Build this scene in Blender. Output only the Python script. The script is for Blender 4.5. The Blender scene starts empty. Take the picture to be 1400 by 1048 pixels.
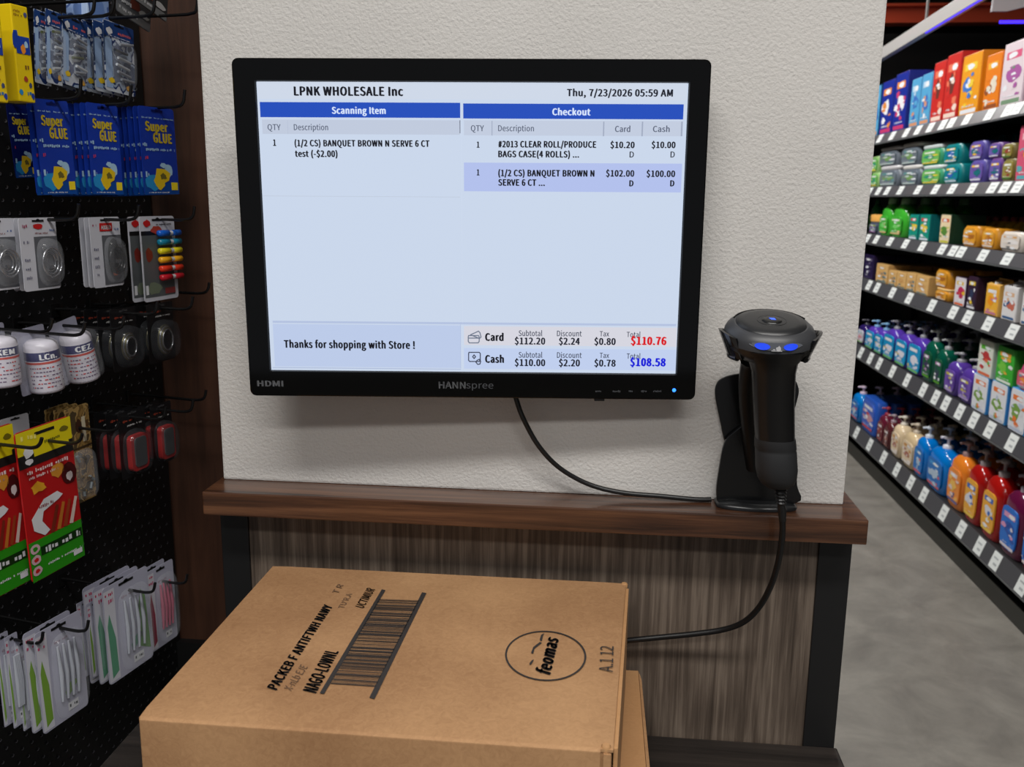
import bpy, bmesh, math, random
from mathutils import Vector, Matrix
R = math.radians
rnd = random.Random(7)
SC = bpy.context.scene
COL = SC.collection

# ------------------------------------------------------------------ camera
FPX = 1240.0
def _n(v): return Vector(v).normalized()
cy = _n((126, 252, FPX)); cx = Vector((13000, -394, -FPX)); cx = (cx - cy * cx.dot(cy)).normalized()
cz = cy.cross(cx)
if cz.y < 0: cz = -cz
CAM = Vector((0, -1.1, 1.5))
def c2w(v): v = Vector(v); return Vector((cx.dot(v), cy.dot(v), cz.dot(v)))   # (right, up, forward) -> world
cd = bpy.data.cameras.new('camera'); cam = bpy.data.objects.new('camera', cd); COL.objects.link(cam)
r_, u_, f_ = c2w((1, 0, 0)), c2w((0, 1, 0)), c2w((0, 0, 1))
cam.matrix_world = Matrix(((r_.x, u_.x, -f_.x, CAM.x), (r_.y, u_.y, -f_.y, CAM.y), (r_.z, u_.z, -f_.z, CAM.z), (0, 0, 0, 1)))
cd.sensor_width = 36; cd.sensor_fit = 'HORIZONTAL'; cd.lens = FPX / 1400 * 36; cd.clip_start = .02
cd.dof.use_dof = True; cd.dof.focus_distance = 1.12; cd.dof.aperture_fstop = 10.0
SC.camera = cam
def ray(px, py): return c2w(_n((px - 700, 524 - py, FPX)))
def onY(px, py, y=0.): d = ray(px, py); return CAM + d * ((y - CAM.y) / d.y)
def onZ(px, py, z): d = ray(px, py); return CAM + d * ((z - CAM.z) / d.z)
def onX(px, py, x): d = ray(px, py); return CAM + d * ((x - CAM.x) / d.x)
def proj(p):
    q = Vector(p) - CAM; c = (q.dot(r_), q.dot(u_), q.dot(f_)); return 700 + FPX * c[0] / c[2], 524 - FPX * c[1] / c[2]

# ------------------------------------------------------------------ world, lights, exposure
w = bpy.data.worlds.new('world'); SC.world = w; w.use_nodes = True
w.node_tree.nodes['Background'].inputs[0].default_value = (.90, .93, 1.0, 1); w.node_tree.nodes['Background'].inputs[1].default_value = .25
SC.view_settings.view_transform = 'Standard'; SC.view_settings.look = 'None'; SC.view_settings.exposure = 0; SC.view_settings.gamma = 1
SC.view_settings.use_curve_mapping = False
def area(name, loc, sx, sy, power, color=(1, 1, 1), rx=0, rz=0):
    l = bpy.data.lights.new(name, 'AREA'); l.shape = 'RECTANGLE'; l.size = sx; l.size_y = sy; l.energy = power; l.color = color
    o = bpy.data.objects.new(name, l); COL.objects.link(o); o.location = loc; o.rotation_euler = (rx, 0, rz); return o
# rows of ceiling tube lamps over the aisles
area('ceiling_lamp', (.15, -1.6, 3.45), 2.4, .35, 74, (1, .975, .94))
area('ceiling_lamp', (.35, -3.2, 3.45), 2.6, .35, 60, (1, .975, .94))
area('ceiling_lamp', (.1, 2.1, 3.45), .25, 1.3, 62, (1, .985, .96))
area('ceiling_lamp', (.1, 4.1, 3.45), .25, 1.3, 72, (1, .985, .96))
area('ceiling_lamp', (.75, 6.2, 3.45), .25, 1.3, 60, (1, .985, .96))  # unseen far lamp, added to brighten the beam and ceiling

# ------------------------------------------------------------------ materials
def lin(c):
    c = c / 255.; return c / 12.92 if c <= .04045 else ((c + .055) / 1.055) ** 2.4
def L(c): return (lin(c[0]), lin(c[1]), lin(c[2]), 1)
_m = {}
def mat(c, rough=.5, metal=0., alpha=1., spec=.5, coat=0., emit=0., sss=0):
    k = (tuple(c), rough, metal, alpha, spec, coat, emit)
    if k in _m: return _m[k]
    m = bpy.data.materials.new('mat'); m.use_nodes = True; b = m.node_tree.nodes['Principled BSDF']
    b.inputs['Base Color'].default_value = L(c); b.inputs['Roughness'].default_value = rough; b.inputs['Metallic'].default_value = metal
    b.inputs['Specular IOR Level'].default_value = spec
    b.inputs['Coat Weight'].default_value = coat
    if alpha < 1: b.inputs['Alpha'].default_value = alpha
    if emit:
        b.inputs['Emission Color'].default_value = L(c); b.inputs['Emission Strength'].default_value = emit
        if emit == 1: b.inputs['Base Color'].default_value = (.01, .01, .012, 1)
    _m[k] = m; return m
def nodes(name):
    m = bpy.data.materials.new(name); m.use_nodes = True; nt = m.node_tree; b = nt.nodes['Principled BSDF']
    def N(t, **kw):
        n = nt.nodes.new(t)
        for k, v in kw.items():
            if k in n.inputs: n.inputs[k].default_value = v
            else: setattr(n, k, v)
        return n
    return m, nt, b, N
def ramp(nt, fac, stops, const=False):
    r = nt.nodes.new('ShaderNodeValToRGB'); e = r.color_ramp.elements
    if const: r.color_ramp.interpolation = 'CONSTANT'
    e[0].position, e[0].color = stops[0][0], L(stops[0][1]); e[1].position, e[1].color = stops[1][0], L(stops[1][1])
    for p, c in stops[2:]:
        q = e.new(p); q.color = L(c)
    nt.links.new(fac, r.inputs[0]); return r
_pm = {}
def prt(base, *acc, scale=22., rough=.35, seed=0.):
    """printed packaging: base colour with soft patches of the accent colours"""
    k = (base, acc, scale, rough, seed)
    if k in _pm: return _pm[k]
    m, nt, b, N = nodes('printed'); tc = N('ShaderNodeTexCoord'); mp = N('ShaderNodeMapping'); mp.inputs['Location'].default_value = (seed, seed * 1.7, seed * .6)
    nt.links.new(tc.outputs['Object'], mp.inputs[0])
    no = N('ShaderNodeTexNoise', Scale=scale, Detail=1.5, Roughness=.5); nt.links.new(mp.outputs[0], no.inputs['Vector'])
    vo = N('ShaderNodeTexVoronoi', Scale=scale * 1.1); nt.links.new(mp.outputs[0], vo.inputs['Vector'])
    ad = N('ShaderNodeMath', operation='MULTIPLY_ADD'); nt.links.new(vo.outputs['Distance'], ad.inputs[0]); ad.inputs[1].default_value = .35
    nt.links.new(no.outputs[0], ad.inputs[2])
    n_ = len(acc); st = [(0., base), (.60, acc[0])]
    for i, a in enumerate(acc[1:]): st.append((.60 + .07 * (i + 1), a))
    rp = ramp(nt, ad.outputs[0], st + [(.98, base)], True); nt.links.new(rp.outputs[0], b.inputs['Base Color']); b.inputs['Roughness'].default_value = rough
    _pm[k] = m; return m

def m_stucco():
    m, nt, b, N = nodes('stucco'); tc = N('ShaderNodeTexCoord')
    n1 = N('ShaderNodeTexNoise', Scale=270., Detail=3., Roughness=.6, Distortion=.0); n2 = N('ShaderNodeTexVoronoi', Scale=230., feature='SMOOTH_F1'); n3 = N('ShaderNodeTexNoise', Scale=3., Detail=3.)
    for n in (n1, n2, n3): nt.links.new(tc.outputs['Object'], n.inputs['Vector'])
    s = N('ShaderNodeMath', operation='MULTIPLY_ADD'); nt.links.new(n2.outputs['Distance'], s.inputs[0]); s.inputs[1].default_value = .3; nt.links.new(n1.outputs[0], s.inputs[2])
    bp = N('ShaderNodeBump', Strength=.85, Distance=.0015); nt.links.new(s.outputs[0], bp.inputs['Height']); nt.links.new(bp.outputs[0], b.inputs['Normal'])
    rp = ramp(nt, n3.outputs[0], [(.3, (199, 196, 192)), (.7, (208, 205, 201))]); nt.links.new(rp.outputs[0], b.inputs['Base Color']); b.inputs['Roughness'].default_value = .75
    return m
def m_wood(name, c1, c2, c3, axis, freq, rough, coat=0., stretch=.035, cath=0., cen=(0, 0, 0), spec=.4):
    m, nt, b, N = nodes(name); tc = N('ShaderNodeTexCoord'); mp = N('ShaderNodeMapping'); sc = [1, 1, 1]; sc[axis] = stretch; mp.inputs['Scale'].default_value = sc
    nt.links.new(tc.outputs['Object'], mp.inputs[0])
    n1 = N('ShaderNodeTexNoise', Scale=freq, Detail=5., Roughness=.65, Distortion=.3); nt.links.new(mp.outputs[0], n1.inputs['Vector'])
    mp2 = N('ShaderNodeMapping'); sc2 = [1, 1, 1]; sc2[axis] = .22; mp2.inputs['Scale'].default_value = sc2; mp2.inputs['Location'].default_value = cen; nt.links.new(tc.outputs['Object'], mp2.inputs[0])
    wv = N('ShaderNodeTexWave', wave_type='RINGS', rings_direction='Y' if axis != 1 else 'Z', Scale=7., Distortion=9., Detail=3.); wv.inputs['Detail Scale'].default_value = 2.2
    nt.links.new(mp2.outputs[0], wv.inputs['Vector'])
    mx = N('ShaderNodeMath', operation='MULTIPLY_ADD'); nt.links.new(wv.outputs['Fac'], mx.inputs[0]); mx.inputs[1].default_value = cath; nt.links.new(n1.outputs[0], mx.inputs[2])
    rp = ramp(nt, mx.outputs[0], [(.34, c1), (.5 + cath * .3, c2), (.66 + cath * .6, c3)]); nt.links.new(rp.outputs[0], b.inputs['Base Color'])
    bp = N('ShaderNodeBump', Strength=.3, Distance=.0008); nt.links.new(n1.outputs[0], bp.inputs['Height']); nt.links.new(bp.outputs[0], b.inputs['Normal'])
    b.inputs['Roughness'].default_value = rough; b.inputs['Coat Weight'].default_value = coat; b.inputs['Coat Roughness'].default_value = .12; b.inputs['Specular IOR Level'].default_value = spec
    return m
def m_card(name, c1, c2):
    m, nt, b, N = nodes(name); tc = N('ShaderNodeTexCoord'); n1 = N('ShaderNodeTexNoise', Scale=110., Detail=5., Roughness=.7, Distortion=1.5); n2 = N('ShaderNodeTexNoise', Scale=5., Detail=2.)
    for n in (n1, n2): nt.links.new(tc.outputs['Object'], n.inputs['Vector'])
    s = N('ShaderNodeMath', operation='MULTIPLY_ADD'); nt.links.new(n1.outputs[0], s.inputs[0]); s.inputs[1].default_value = .6; nt.links.new(n2.outputs[0], s.inputs[2])
    rp = ramp(nt, s.outputs[0], [(.55, c1), (1.0, c2)]); nt.links.new(rp.outputs[0], b.inputs['Base Color']); b.inputs['Roughness'].default_value = .8
    bp = N('ShaderNodeBump', Strength=.25, Distance=.0006); nt.links.new(s.outputs[0], bp.inputs['Height']); nt.links.new(bp.outputs[0], b.inputs['Normal'])
    return m
def m_concrete():
    m, nt, b, N = nodes('concrete'); tc = N('ShaderNodeTexCoord'); n1 = N('ShaderNodeTexNoise', Scale=4.5, Detail=9., Roughness=.68, Distortion=.5); nt.links.new(tc.outputs['Object'], n1.inputs['Vector'])
    rp = ramp(nt, n1.outputs[0], [(.3, (96, 92, 86)), (.5, (114, 110, 103)), (.7, (130, 126, 118))]); nt.links.new(rp.outputs[0], b.inputs['Base Color']); b.inputs['Roughness'].default_value = .45
    return m
STUCCO = m_stucco(); CONC = m_concrete()
LEDGE = m_wood('ledge_wood', (40, 23, 14), (76, 47, 30), (108, 72, 48), 0, 75., .34, .5)
PANEL = m_wood('panel_wood', (60, 50, 42), (88, 76, 66), (118, 105, 93), 2, 150., .6, 0, .03, .10, (-.20, 0, .02))
PILLAR = m_wood('pillar_wood', (48, 29, 19), (68, 42, 29), (82, 52, 37), 2, 30., .55, 0, .06)
COUNTER = m_wood('counter_wood', (26, 22, 20), (38, 33, 30), (50, 44, 40), 0, 60., .5, 0, .04)
CARD = m_card('cardboard', (146, 106, 70), (184, 142, 100)); CARD2 = m_card('cardboard_pale', (172, 128, 84), (190, 144, 98))
EDGE = mat((205, 165, 120), .85)
BLK = mat((14, 14, 15), .5); BLKG = mat((4, 4, 4), .06, spec=.3); BLKM = mat((22, 23, 24), .38); PEG = mat((16, 16, 17), .5)
INK = mat((50, 46, 45), .7); INKF = mat((105, 80, 60), .8)
CHROME = mat((170, 172, 178), .22, .9)
CLEAR = mat((235, 238, 245), .08, alpha=.07, spec=.9); SMOKE = mat((70, 72, 76), .1, alpha=.22, spec=.9)
WHITE = mat((215, 216, 220), .45); WHITEB = mat((232, 234, 238), .5)

# ------------------------------------------------------------------ mesh builder
class MB:
    def __init__(s): s.v = []; s.f = []; s.mi = []; s.ms = []; s.sm = []
    def m(s, m):
        if m not in s.ms: s.ms.append(m)
        return s.ms.index(m)
    def add(s, vs, fs, m, smooth=False, M=None):
        o = len(s.v); i = s.m(m)
        for p in vs: s.v.append(tuple(M @ Vector(p)) if M else tuple(p))
        for f in fs: s.f.append(tuple(o + k for k in f)); s.mi.append(i); s.sm.append(smooth)
        return s
    def box(s, x0, x1, y0, y1, z0, z1, m, M=None):
        return s.add([(x0, y0, z0), (x1, y0, z0), (x1, y1, z0), (x0, y1, z0), (x0, y0, z1), (x1, y0, z1), (x1, y1, z1), (x0, y1, z1)],
                     [(0, 3, 2, 1), (4, 5, 6, 7), (0, 1, 5, 4), (1, 2, 6, 5), (2, 3, 7, 6), (3, 0, 4, 7)], m, False, M)
    def hexa(s, b, t, m): return s.add(list(b) + list(t), [(0, 3, 2, 1), (4, 5, 6, 7), (0, 1, 5, 4), (1, 2, 6, 5), (2, 3, 7, 6), (3, 0, 4, 7)], m)
    def loft(s, rings, m, smooth=True, caps=True, M=None):
        n = len(rings[0]); vs = [p for r in rings for p in r]; fs = []
        for k in range(len(rings) - 1):
            for i in range(n):
                j = (i + 1) % n; fs.append((k * n + i, k * n + j, (k + 1) * n + j, (k + 1) * n + i))
        s.add(vs, fs, m, smooth, M)
        if caps:
            s.add(rings[0], [tuple(reversed(range(n)))], m, False, M); s.add(rings[-1], [tuple(range(n))], m, False, M)
        return s
    def sq(s, prof, m, n=16, e=2., dy=0, M=None):
        """stack of superellipse rings: prof = [(rx, ry, z)]"""
        rings = []
        for rx, ry, z in prof:
            r = []
            for i in range(n):
                a = 2 * math.pi * (i + .5) / n; c, d = math.cos(a), math.sin(a)
                r.append((rx * math.copysign(abs(c) ** (2 / e), c), dy + ry * math.copysign(abs(d) ** (2 / e), d), z))
            rings.append(r)
        return s.loft(rings, m, True, True, M)
    def tube(s, pts, r, m, n=8, closed=False):
        pts = [Vector(p) for p in pts]; rings = []; up = Vector((0.13, .21, 1)).normalized()
        for i, p in enumerate(pts):
            if closed: t = pts[(i + 1) % len(pts)] - pts[i - 1]
            else: t = pts[min(i + 1, len(pts) - 1)] - pts[max(i - 1, 0)]
            t.normalize(); a = t.cross(up)
            if a.length < .05: a = t.cross(Vector((1, 0, 0)))
            a.normalize(); b_ = t.cross(a); rr = r[i] if isinstance(r, (list, tuple)) else r
            rings.append([tuple(p + (a * math.cos(2 * math.pi * k / n) + b_ * math.sin(2 * math.pi * k / n)) * rr) for k in range(n)])
        if closed: rings.append(rings[0])
        return s.loft(rings, m, True, not closed)
    def poly(s, pts, y, m, M=None): return s.add([(p[0], y, p[1]) for p in pts], [tuple(range(len(pts)))], m, False, M)   # facing -y when ccw
    def rect(s, x0, x1, z0, z1, y, m, M=None): return s.poly([(x0, z0), (x1, z0), (x1, z1), (x0, z1)], y, m, M)
    def blob(s, cx_, cz_, rx, rz, y, m, seed=0, irr=.2, n=12, M=None):
        q = random.Random(seed); return s.poly([(cx_ + rx * (1 + q.uniform(-irr, irr)) * math.cos(2 * math.pi * i / n), cz_ + rz * (1 + q.uniform(-irr, irr)) * math.sin(2 * math.pi * i / n)) for i in range(n)], y, m, M)
    def ring(s, cx_, cz_, rx, rz, t, y, m, n=32, M=None, a0=0., a1=1.):
        vs = []; fs = []; k = n if a1 - a0 >= 1 else n + 1
        for i in range(k):
            a = 2 * math.pi * (a0 + (a1 - a0) * i / n); vs += [(cx_ + (rx - t) * math.cos(a), y, cz_ + (rz - t) * math.sin(a)), (cx_ + rx * math.cos(a), y, cz_ + rz * math.sin(a))]
        for i in range(n):
            j = (i + 1) % k; fs.append((2 * i, 2 * i + 1, 2 * j + 1, 2 * j))
        return s.add(vs, fs, m, False, M)
    def prism(s, pts, y0, y1, m, M=None):
        n = len(pts); vs = [(p[0], y0, p[1]) for p in pts] + [(p[0], y1, p[1]) for p in pts]
        fs = [tuple(range(n)), tuple(reversed(range(n, 2 * n)))] + [(i, i + n, (i + 1) % n + n, (i + 1) % n) for i in range(n)]
        return s.add(vs, fs, m, False, M)
    def text(s, t, x0, x1, z, h, y, m, bold=0., shear=0., M=None):
        vs, fs, bx0, bx1 = textmesh(t, bold, shear); k = (x1 - x0) / (bx1 - bx0); g = h / HCAP[0]
        return s.add([(x0 + (p[0] - bx0) * k, y, z + p[1] * g) for p in vs], fs, m, False, M)
    def scrib(s, x0, x1, z, h, y, m, seed=0, M=None):
        """a line of print too small to read"""
        q = random.Random(seed); x = x0
        while x < x1:
            w_ = h * q.uniform(.25, .6)
            if q.random() < .82: s.rect(x, min(x + w_, x1), z + h * q.uniform(0, .3), z + h * q.uniform(.65, 1), y, m, M)
            x += w_ + h * .22
        return s
    def build(s, name, parent=None, bevel=0., seg=2, label=None):
        me = bpy.data.meshes.new(name); me.from_pydata(s.v, [], s.f)
        for m in s.ms: me.materials.append(m)
        me.polygons.foreach_set('material_index', s.mi); me.polygons.foreach_set('use_smooth', s.sm); me.update()
        if bevel:
            bm = bmesh.new(); bm.from_mesh(me); bmesh.ops.remove_doubles(bm, verts=bm.verts, dist=1e-6)
            bmesh.ops.bevel(bm, geom=[e for e in bm.edges if e.is_manifold and e.calc_face_angle(0) > .5], offset=bevel, segments=seg, affect='EDGES', profile=.6)
            bm.to_mesh(me); bm.free()
        o = bpy.data.objects.new(name, me); COL.objects.link(o)
        if parent: o.parent = parent
        if label: o['label'] = label
        return o
_tc = {}; HCAP = [.7]
def sans():
    import os
    try:
        p = os.path.join(bpy.utils.resource_path('LOCAL'), 'datafiles', 'fonts', 'Noto Sans CJK Regular.woff2')   # ships with Blender itself
        return bpy.data.fonts.load(p) if os.path.exists(p) else None
    except Exception: return None
SANS = sans()
def textmesh(t, bold=0., shear=0.):
    k = (t, bold, shear)
    if k in _tc: return _tc[k]
    c = bpy.data.curves.new('t', 'FONT'); c.body = t; c.shear = shear; c.space_character = 1 + min(max(bold, 0), .016) * 4.0; c.resolution_u = 3; c.fill_mode = 'FRONT'
    if SANS: c.font = SANS
    o = bpy.data.objects.new('t', c); me = bpy.data.meshes.new_from_object(o)
    vs = [(v.co.x, v.co.y) for v in me.vertices]; fs = [tuple(p.vertices) for p in me.polygons]
    # make every face look towards -y once laid into the x-z plane (ccw in x, z)
    out = []
    for f in fs:
        a = sum(vs[f[i]][0] * vs[f[(i + 1) % len(f)]][1] - vs[f[(i + 1) % len(f)]][0] * vs[f[i]][1] for i in range(len(f)))
        out.append(f if a > 0 else tuple(reversed(f)))
    bpy.data.objects.remove(o); bpy.data.curves.remove(c); bpy.data.meshes.remove(me)
    if bold > 0:   # heavier strokes: the same glyphs struck again a hair to each side
        V0, F0 = list(vs), list(out)
        for dx, dy in ((-1, 0), (1, 0), (-.5, .45), (.5, -.45)):
            o_ = len(vs); vs += [(x + dx * min(bold, .016) * 1.75, y + dy * min(bold, .016) * 1.5) for x, y in V0]; out += [tuple(o_ + i for i in f) for f in F0]
    _tc[k] = (vs, out, min(v[0] for v in vs), max(v[0] for v in vs)); return _tc[k]
HCAP[0] = max(v[1] for v in textmesh('H')[0])

def thing(name, label, cat, loc=(0, 0, 0), rz=0., group=None, rx=0., ry=0.):
    o = bpy.data.objects.new(name, None); COL.objects.link(o); o.location = loc; o.rotation_euler = (rx, ry, rz); o.empty_display_size = .05
    o['label'] = label; o['category'] = cat
    if group: o['group'] = group
    return o
def tag(o, label, cat, group=None):
    o['label'] = label; o['category'] = cat
    if group: o['group'] = group
    return o
def struct(o): o['kind'] = 'structure'; return o
def dup(root, loc, rz, label, group=None, ry=None, skip=()):
    r = root.copy(); COL.objects.link(r); r.location = loc; e = list(root.rotation_euler); e[2] = rz
    if ry is not None: e[1] = ry
    r.rotation_euler = e; r['label'] = label
    if group: r['group'] = group
    for ch in list(root.children):
        if ch.name.split('.')[0] in skip: continue
        c = ch.copy(); COL.objects.link(c); c.parent = r
        for g in list(ch.children):
            d = g.copy(); COL.objects.link(d); d.parent = c
    return r
def smooth_path(P, n=10):
    P = [Vector(p) for p in P]; out = []
    for i in range(len(P) - 1):
        p0, p1, p2, p3 = P[max(i - 1, 0)], P[i], P[i + 1], P[min(i + 2, len(P) - 1)]
        for k in range(n):
            t = k / n; out.append(.5 * ((2 * p1) + (p2 - p0) * t + (2 * p0 - 5 * p1 + 4 * p2 - p3) * t * t + (3 * p1 - p0 - 3 * p2 + p3) * t ** 3))
    return out + [P[-1]]

# ------------------------------------------------------------------ setting
struct(MB().box(-6, 6, -6, 10, -.05, 0, CONC).build('floor'))
struct(MB().box(-6, 6, -6, 10, 3.6, 3.65, mat((225, 222, 215), .8)).build('ceiling'))
struct(MB().box(-6, 6, 9.9, 10, 0, 3.6, mat((20, 18, 18), .9)).build('wall_back'))  # near-black here and on the right wall paints in the hall's darkness
struct(MB().box(5.9, 6, -6, 10, 0, 3.6, mat((24, 22, 22), .9)).build('wall_right'))
struct(MB().box(-6, -5.9, -6, 10, 0, 3.6, mat((60, 58, 56), .9)).build('wall_left'))
# plastered pillar that carries the monitor
struct(MB().box(-.487, .3045, 0, .16, 1.134, 3.6, STUCCO).build('wall_front', bevel=.003))

# cabinet under the ledge
cab = thing('counter_cabinet', 'grey-brown wood-grain cabinet front with black corner posts under the brown ledge', 'cabinet', (-.09, .08, 0))
def rel(mb, o):   # shift a builder's points into a thing's local frame
    Mi = (Matrix.Translation(o.location) @ o.rotation_euler.to_matrix().to_4x4()).inverted(); mb.v = [tuple(Mi @ Vector(p)) for p in mb.v]; return mb
rel(MB().box(-.455, .279, 0, .018, 0, 1.103, PANEL), cab).build('wood_panel', cab)
rel(MB().box(-.4925, -.455, -.004, .15, 0, 1.103, BLK), cab).build('corner_post', cab, .001)
rel(MB().box(.279, .3185, -.004, .15, 0, 1.103, BLK), cab).build('corner_post', cab, .001)
rel(MB().box(-.455, .279, .13, .15, 0, 1.103, BLK), cab).build('back_panel', cab)
led = rel(MB().box(-.4925, .3205, -.053, .18, 1.1035, 1.134, LEDGE), cab)
lo = led.build('wooden_ledge', None, .0016); lo.location = cab.location
tag(lo, 'glossy dark brown wooden ledge running under the monitor below the white wall', 'ledge')
# ledge is cut round the pillar base visually: pillar stands on it

# checkout counter
co = thing('checkout_counter', 'near-black wooden checkout counter that the cardboard boxes stand on', 'counter', (-.15, -.35, 0))
rel(MB().box(-.60, .322, -.8, -.004, .775, .806, COUNTER), co).build('worktop', co, .002)
rel(MB().box(-.58, .30, -.78, -.01, .08, .775, BLK), co).build('body', co)
rel(MB().box(-.56, .28, -.74, -.03, 0, .08, BLKM), co).build('plinth', co)

# ------------------------------------------------------------------ monitor
MW, MH = .521, .377
mon = thing('monitor', 'glossy black wide monitor showing a checkout list, mounted on the white wall', 'monitor', (-.148, -.075, 1.459), R(4.607), None, R(.773), R(-.276))
MM = Matrix.Translation(mon.location) @ mon.rotation_euler.to_matrix().to_4x4(); MI = MM.inverted()
def ml(px, py):   # photo pixel -> point on the monitor's front plane
    d = (MI.to_3x3() @ ray(px, py)); c = MI @ CAM; p = c + d * (-c.y / d.y); return p.x, p.z
sx0, sx1, sz0, sz1 = .001 - .236, .001 + .236, .003 - .161, .003 + .161
b = MB(); W2, H2 = MW / 2, MH / 2
# bezel: frame with rounded outer corners, bevelled towards the screen
def rr(x0, x1, z0, z1, r, n=4):
    out = []
    for (cx_, cz_, a) in ((x1 - r, z0 + r, -90), (x1 - r, z1 - r, 0), (x0 + r, z1 - r, 90), (x0 + r, z0 + r, 180)):
        for i in range(n + 1): t = R(a + 90 * i / n); out.append((cx_ + r * math.cos(t), cz_ + r * math.sin(t)))
    return out
outr = [[(x, y, z) for x, z in rr(-W2 + i, W2 - i, -H2 + i, H2 - i, .007, 4)] for y, i in ((.020, 0), (.001, 0), (0, .0012))]
inn = [[(x, y, z) for x, z in rr(sx0 - e, sx1 + e, sz0 - e, sz1 + e, .0006, 4)] for y, e in ((0, .0012), (.0032, 0))]
b.loft(outr + inn, BLKG, False, False); b.build('bezel', mon)
b = MB(); b.loft([[(x, y, z) for x, z in rr(-W2 + i, W2 - i, -H2 + i, H2 - i, .006, 4)] for y, i in ((.019, 0), (.024, .002), (.036, .05), (.040, .12))], BLKM, False, True).build('rear_shell', mon)
sb = MB(); SB_ = mat((200, 213, 233), .3, emit=1); sb.rect(sx0, sx1, sz0, sz1, .003, SB_)
scr = sb.build('screen', mon)
YS = .0028
def em(c): return mat(c, .3, emit=1)
pr = MB()
def srect(x0, y0, x1, y1, c, y=YS):
    a = ml(x0, y0); b_ = ml(x1, y1); MB().rect(a[0], b_[0], b_[1], a[1], y, em(c)).build('screen_line' if min(x1 - x0, y1 - y0) < 4 else 'screen_panel', scr)
lay = YS - .0002
def P2(px, py): return ml(px, py)
# panels
srect(357, 163, 628.5, 184, (190, 200, 219)); srect(634, 164, 934, 186, (192, 202, 221)); srect(350.5, 111, 939, 137, (204, 214, 230))
bars = MB()
def brect(mb, x0, y0, x1, y1, c, y):
    a = ml(x0, (y0)); b_ = ml(x1, y1); mb.rect(a[0], b_[0], b_[1], a[1], y, em(c))
srect(372, 443, 630, 503.5, (186, 201, 231)); srect(634, 446, 925, 474.5, (212, 212, 222)); srect(634, 476, 924, 507, (190, 205, 236)); srect(634, 222, 931.5, 263, (176, 190, 234))
srect(630.2, 137, 632.6, 506, (214, 222, 243), lay); srect(358, 268, 629, 269, (188, 198, 214), lay)
for x, y0, y1, c in ((392.5, 164, 183, (160, 170, 192)), (628.6, 164, 182, (88, 92, 110)), (672.5, 165, 185, (156, 166, 188)), (825.5, 166, 186, (156, 166, 188)), (878.5, 166, 186, (156, 166, 188)), (932.5, 166, 186, (156, 166, 188))):
    srect(x - .5, y0, x + .6, y1, c, lay)
srect(372, 441.5, 925, 443.2, (178, 192, 222), lay); srect(372, 503.3, 630, 504.6, (170, 184, 214), lay); srect(629, 443, 630, 504, (172, 186, 218), lay)
brect(bars, 354, 139, 629, 161, (8, 70, 184), YS); brect(bars, 633, 141, 934.5, 163, (8, 70, 184), YS); bars.build('blue_title_bars', scr)
tx = MB(); K = (14, 16, 26); G = (84, 92, 112)
def st(t, x0, x1, base, h, c=K, bold=.012, y=lay):
    tx = MB(); a = ml(x0, base); b_ = ml(x1, base); hh = ml(x0, base - h)[1] - a[1]; tx.text(t, a[0], b_[0], a[1], hh, y, em(c), bold); tx.build('screen_text', scr)
st('LPNK WHOLESALE Inc', 401, 551, 130, 12, bold=.014); st('Thu, 7/23/2026 05:59 AM', 775, 920.5, 131, 9.5, (24, 28, 40))
st('Scanning Item', 453, 527, 155, 9, (212, 226, 250)); st('Checkout', 755, 807.5, 157, 9, (212, 226, 250))
st('QTY', 365, 383, 177.5, 8, G, .004); st('Description', 401, 448, 177.5, 8, G, .004)
st('QTY', 643.5, 661.5, 179, 8, G, .004); st('Description', 681, 730, 179, 8, G, .004); st('Card', 841, 862, 180, 8, G, .006); st('Cash', 893, 916, 180, 8, G, .006)
st('1', 372.5, 376.8, 199, 8.5); st('(1/2 CS) BANQUET BROWN N SERVE 6 CT', 402, 587, 199.5, 8.5, bold=.014); st('test (-$2.00)', 402.5, 461, 214, 8.5, bold=.014)
st('1', 651.5, 655.5, 201.5, 8); st('#2013 CLEAR ROLL/PRODUCE', 681, 815.5, 201, 8.5, bold=.014); st('BAGS CASE(4 ROLLS) ...', 681, 792, 214.5, 8.5, bold=.014)
st('$10.20', 834.5, 868, 202, 8.5); st('D', 861, 867, 215, 8, bold=.004); st('$10.00', 891, 924, 202, 8.5); st('D', 917, 923, 215, 8, bold=.004)
st('1', 651.5, 655.5, 239.5, 8); st('(1/2 CS) BANQUET BROWN N', 681, 813, 240.5, 8.5, bold=.014); st('SERVE 6 CT ...', 681, 745, 253.5, 8.5, bold=.014)
st('$102.00', 828.5, 867.5, 241, 8.5); st('D', 860.5, 866.5, 254.5, 8); st('$100.00', 884, 923.5, 241.5, 8.5); st('D', 916.5, 922.5, 254.5, 8)
st('Thanks for shopping with Store !', 387.5, 567, 475.5, 10, bold=.014)
st('Card', 663, 688.5, 466, 10, bold=.016); st('Cash', 663, 689, 496, 10, bold=.016)
for dy, v in ((0, ('$112.20', '$2.24', '$0.80')), (29.6, ('$110.00', '$2.20', '$0.78'))):
    st('Subtotal', 709, 741.5, 459.5 + dy, 7.5, (60, 66, 84), .004); st('Discount', 761.5, 795.5, 459.8 + dy, 7.5, (60, 66, 84), .004); st('Tax', 820, 833, 460 + dy, 7, (60, 66, 84), .004); st('Total', 857, 876, 461 + dy, 7, (60, 66, 84), .004)
    st(v[0], 703.5, 745.5, 470.8 + dy, 9, (24, 28, 42)); st(v[1], 764, 793, 471.2 + dy, 9, (24, 28, 42)); st(v[2], 812.5, 842, 471.5 + dy, 9, (24, 28, 42))
st('$110.76', 862.5, 911.5, 471.3, 10.5, (214, 20, 28), .02, lay - .0002); st('$108.58', 861.5, 910.5, 500.5, 10.5, (16, 24, 214), .02, lay - .0002)
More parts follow.
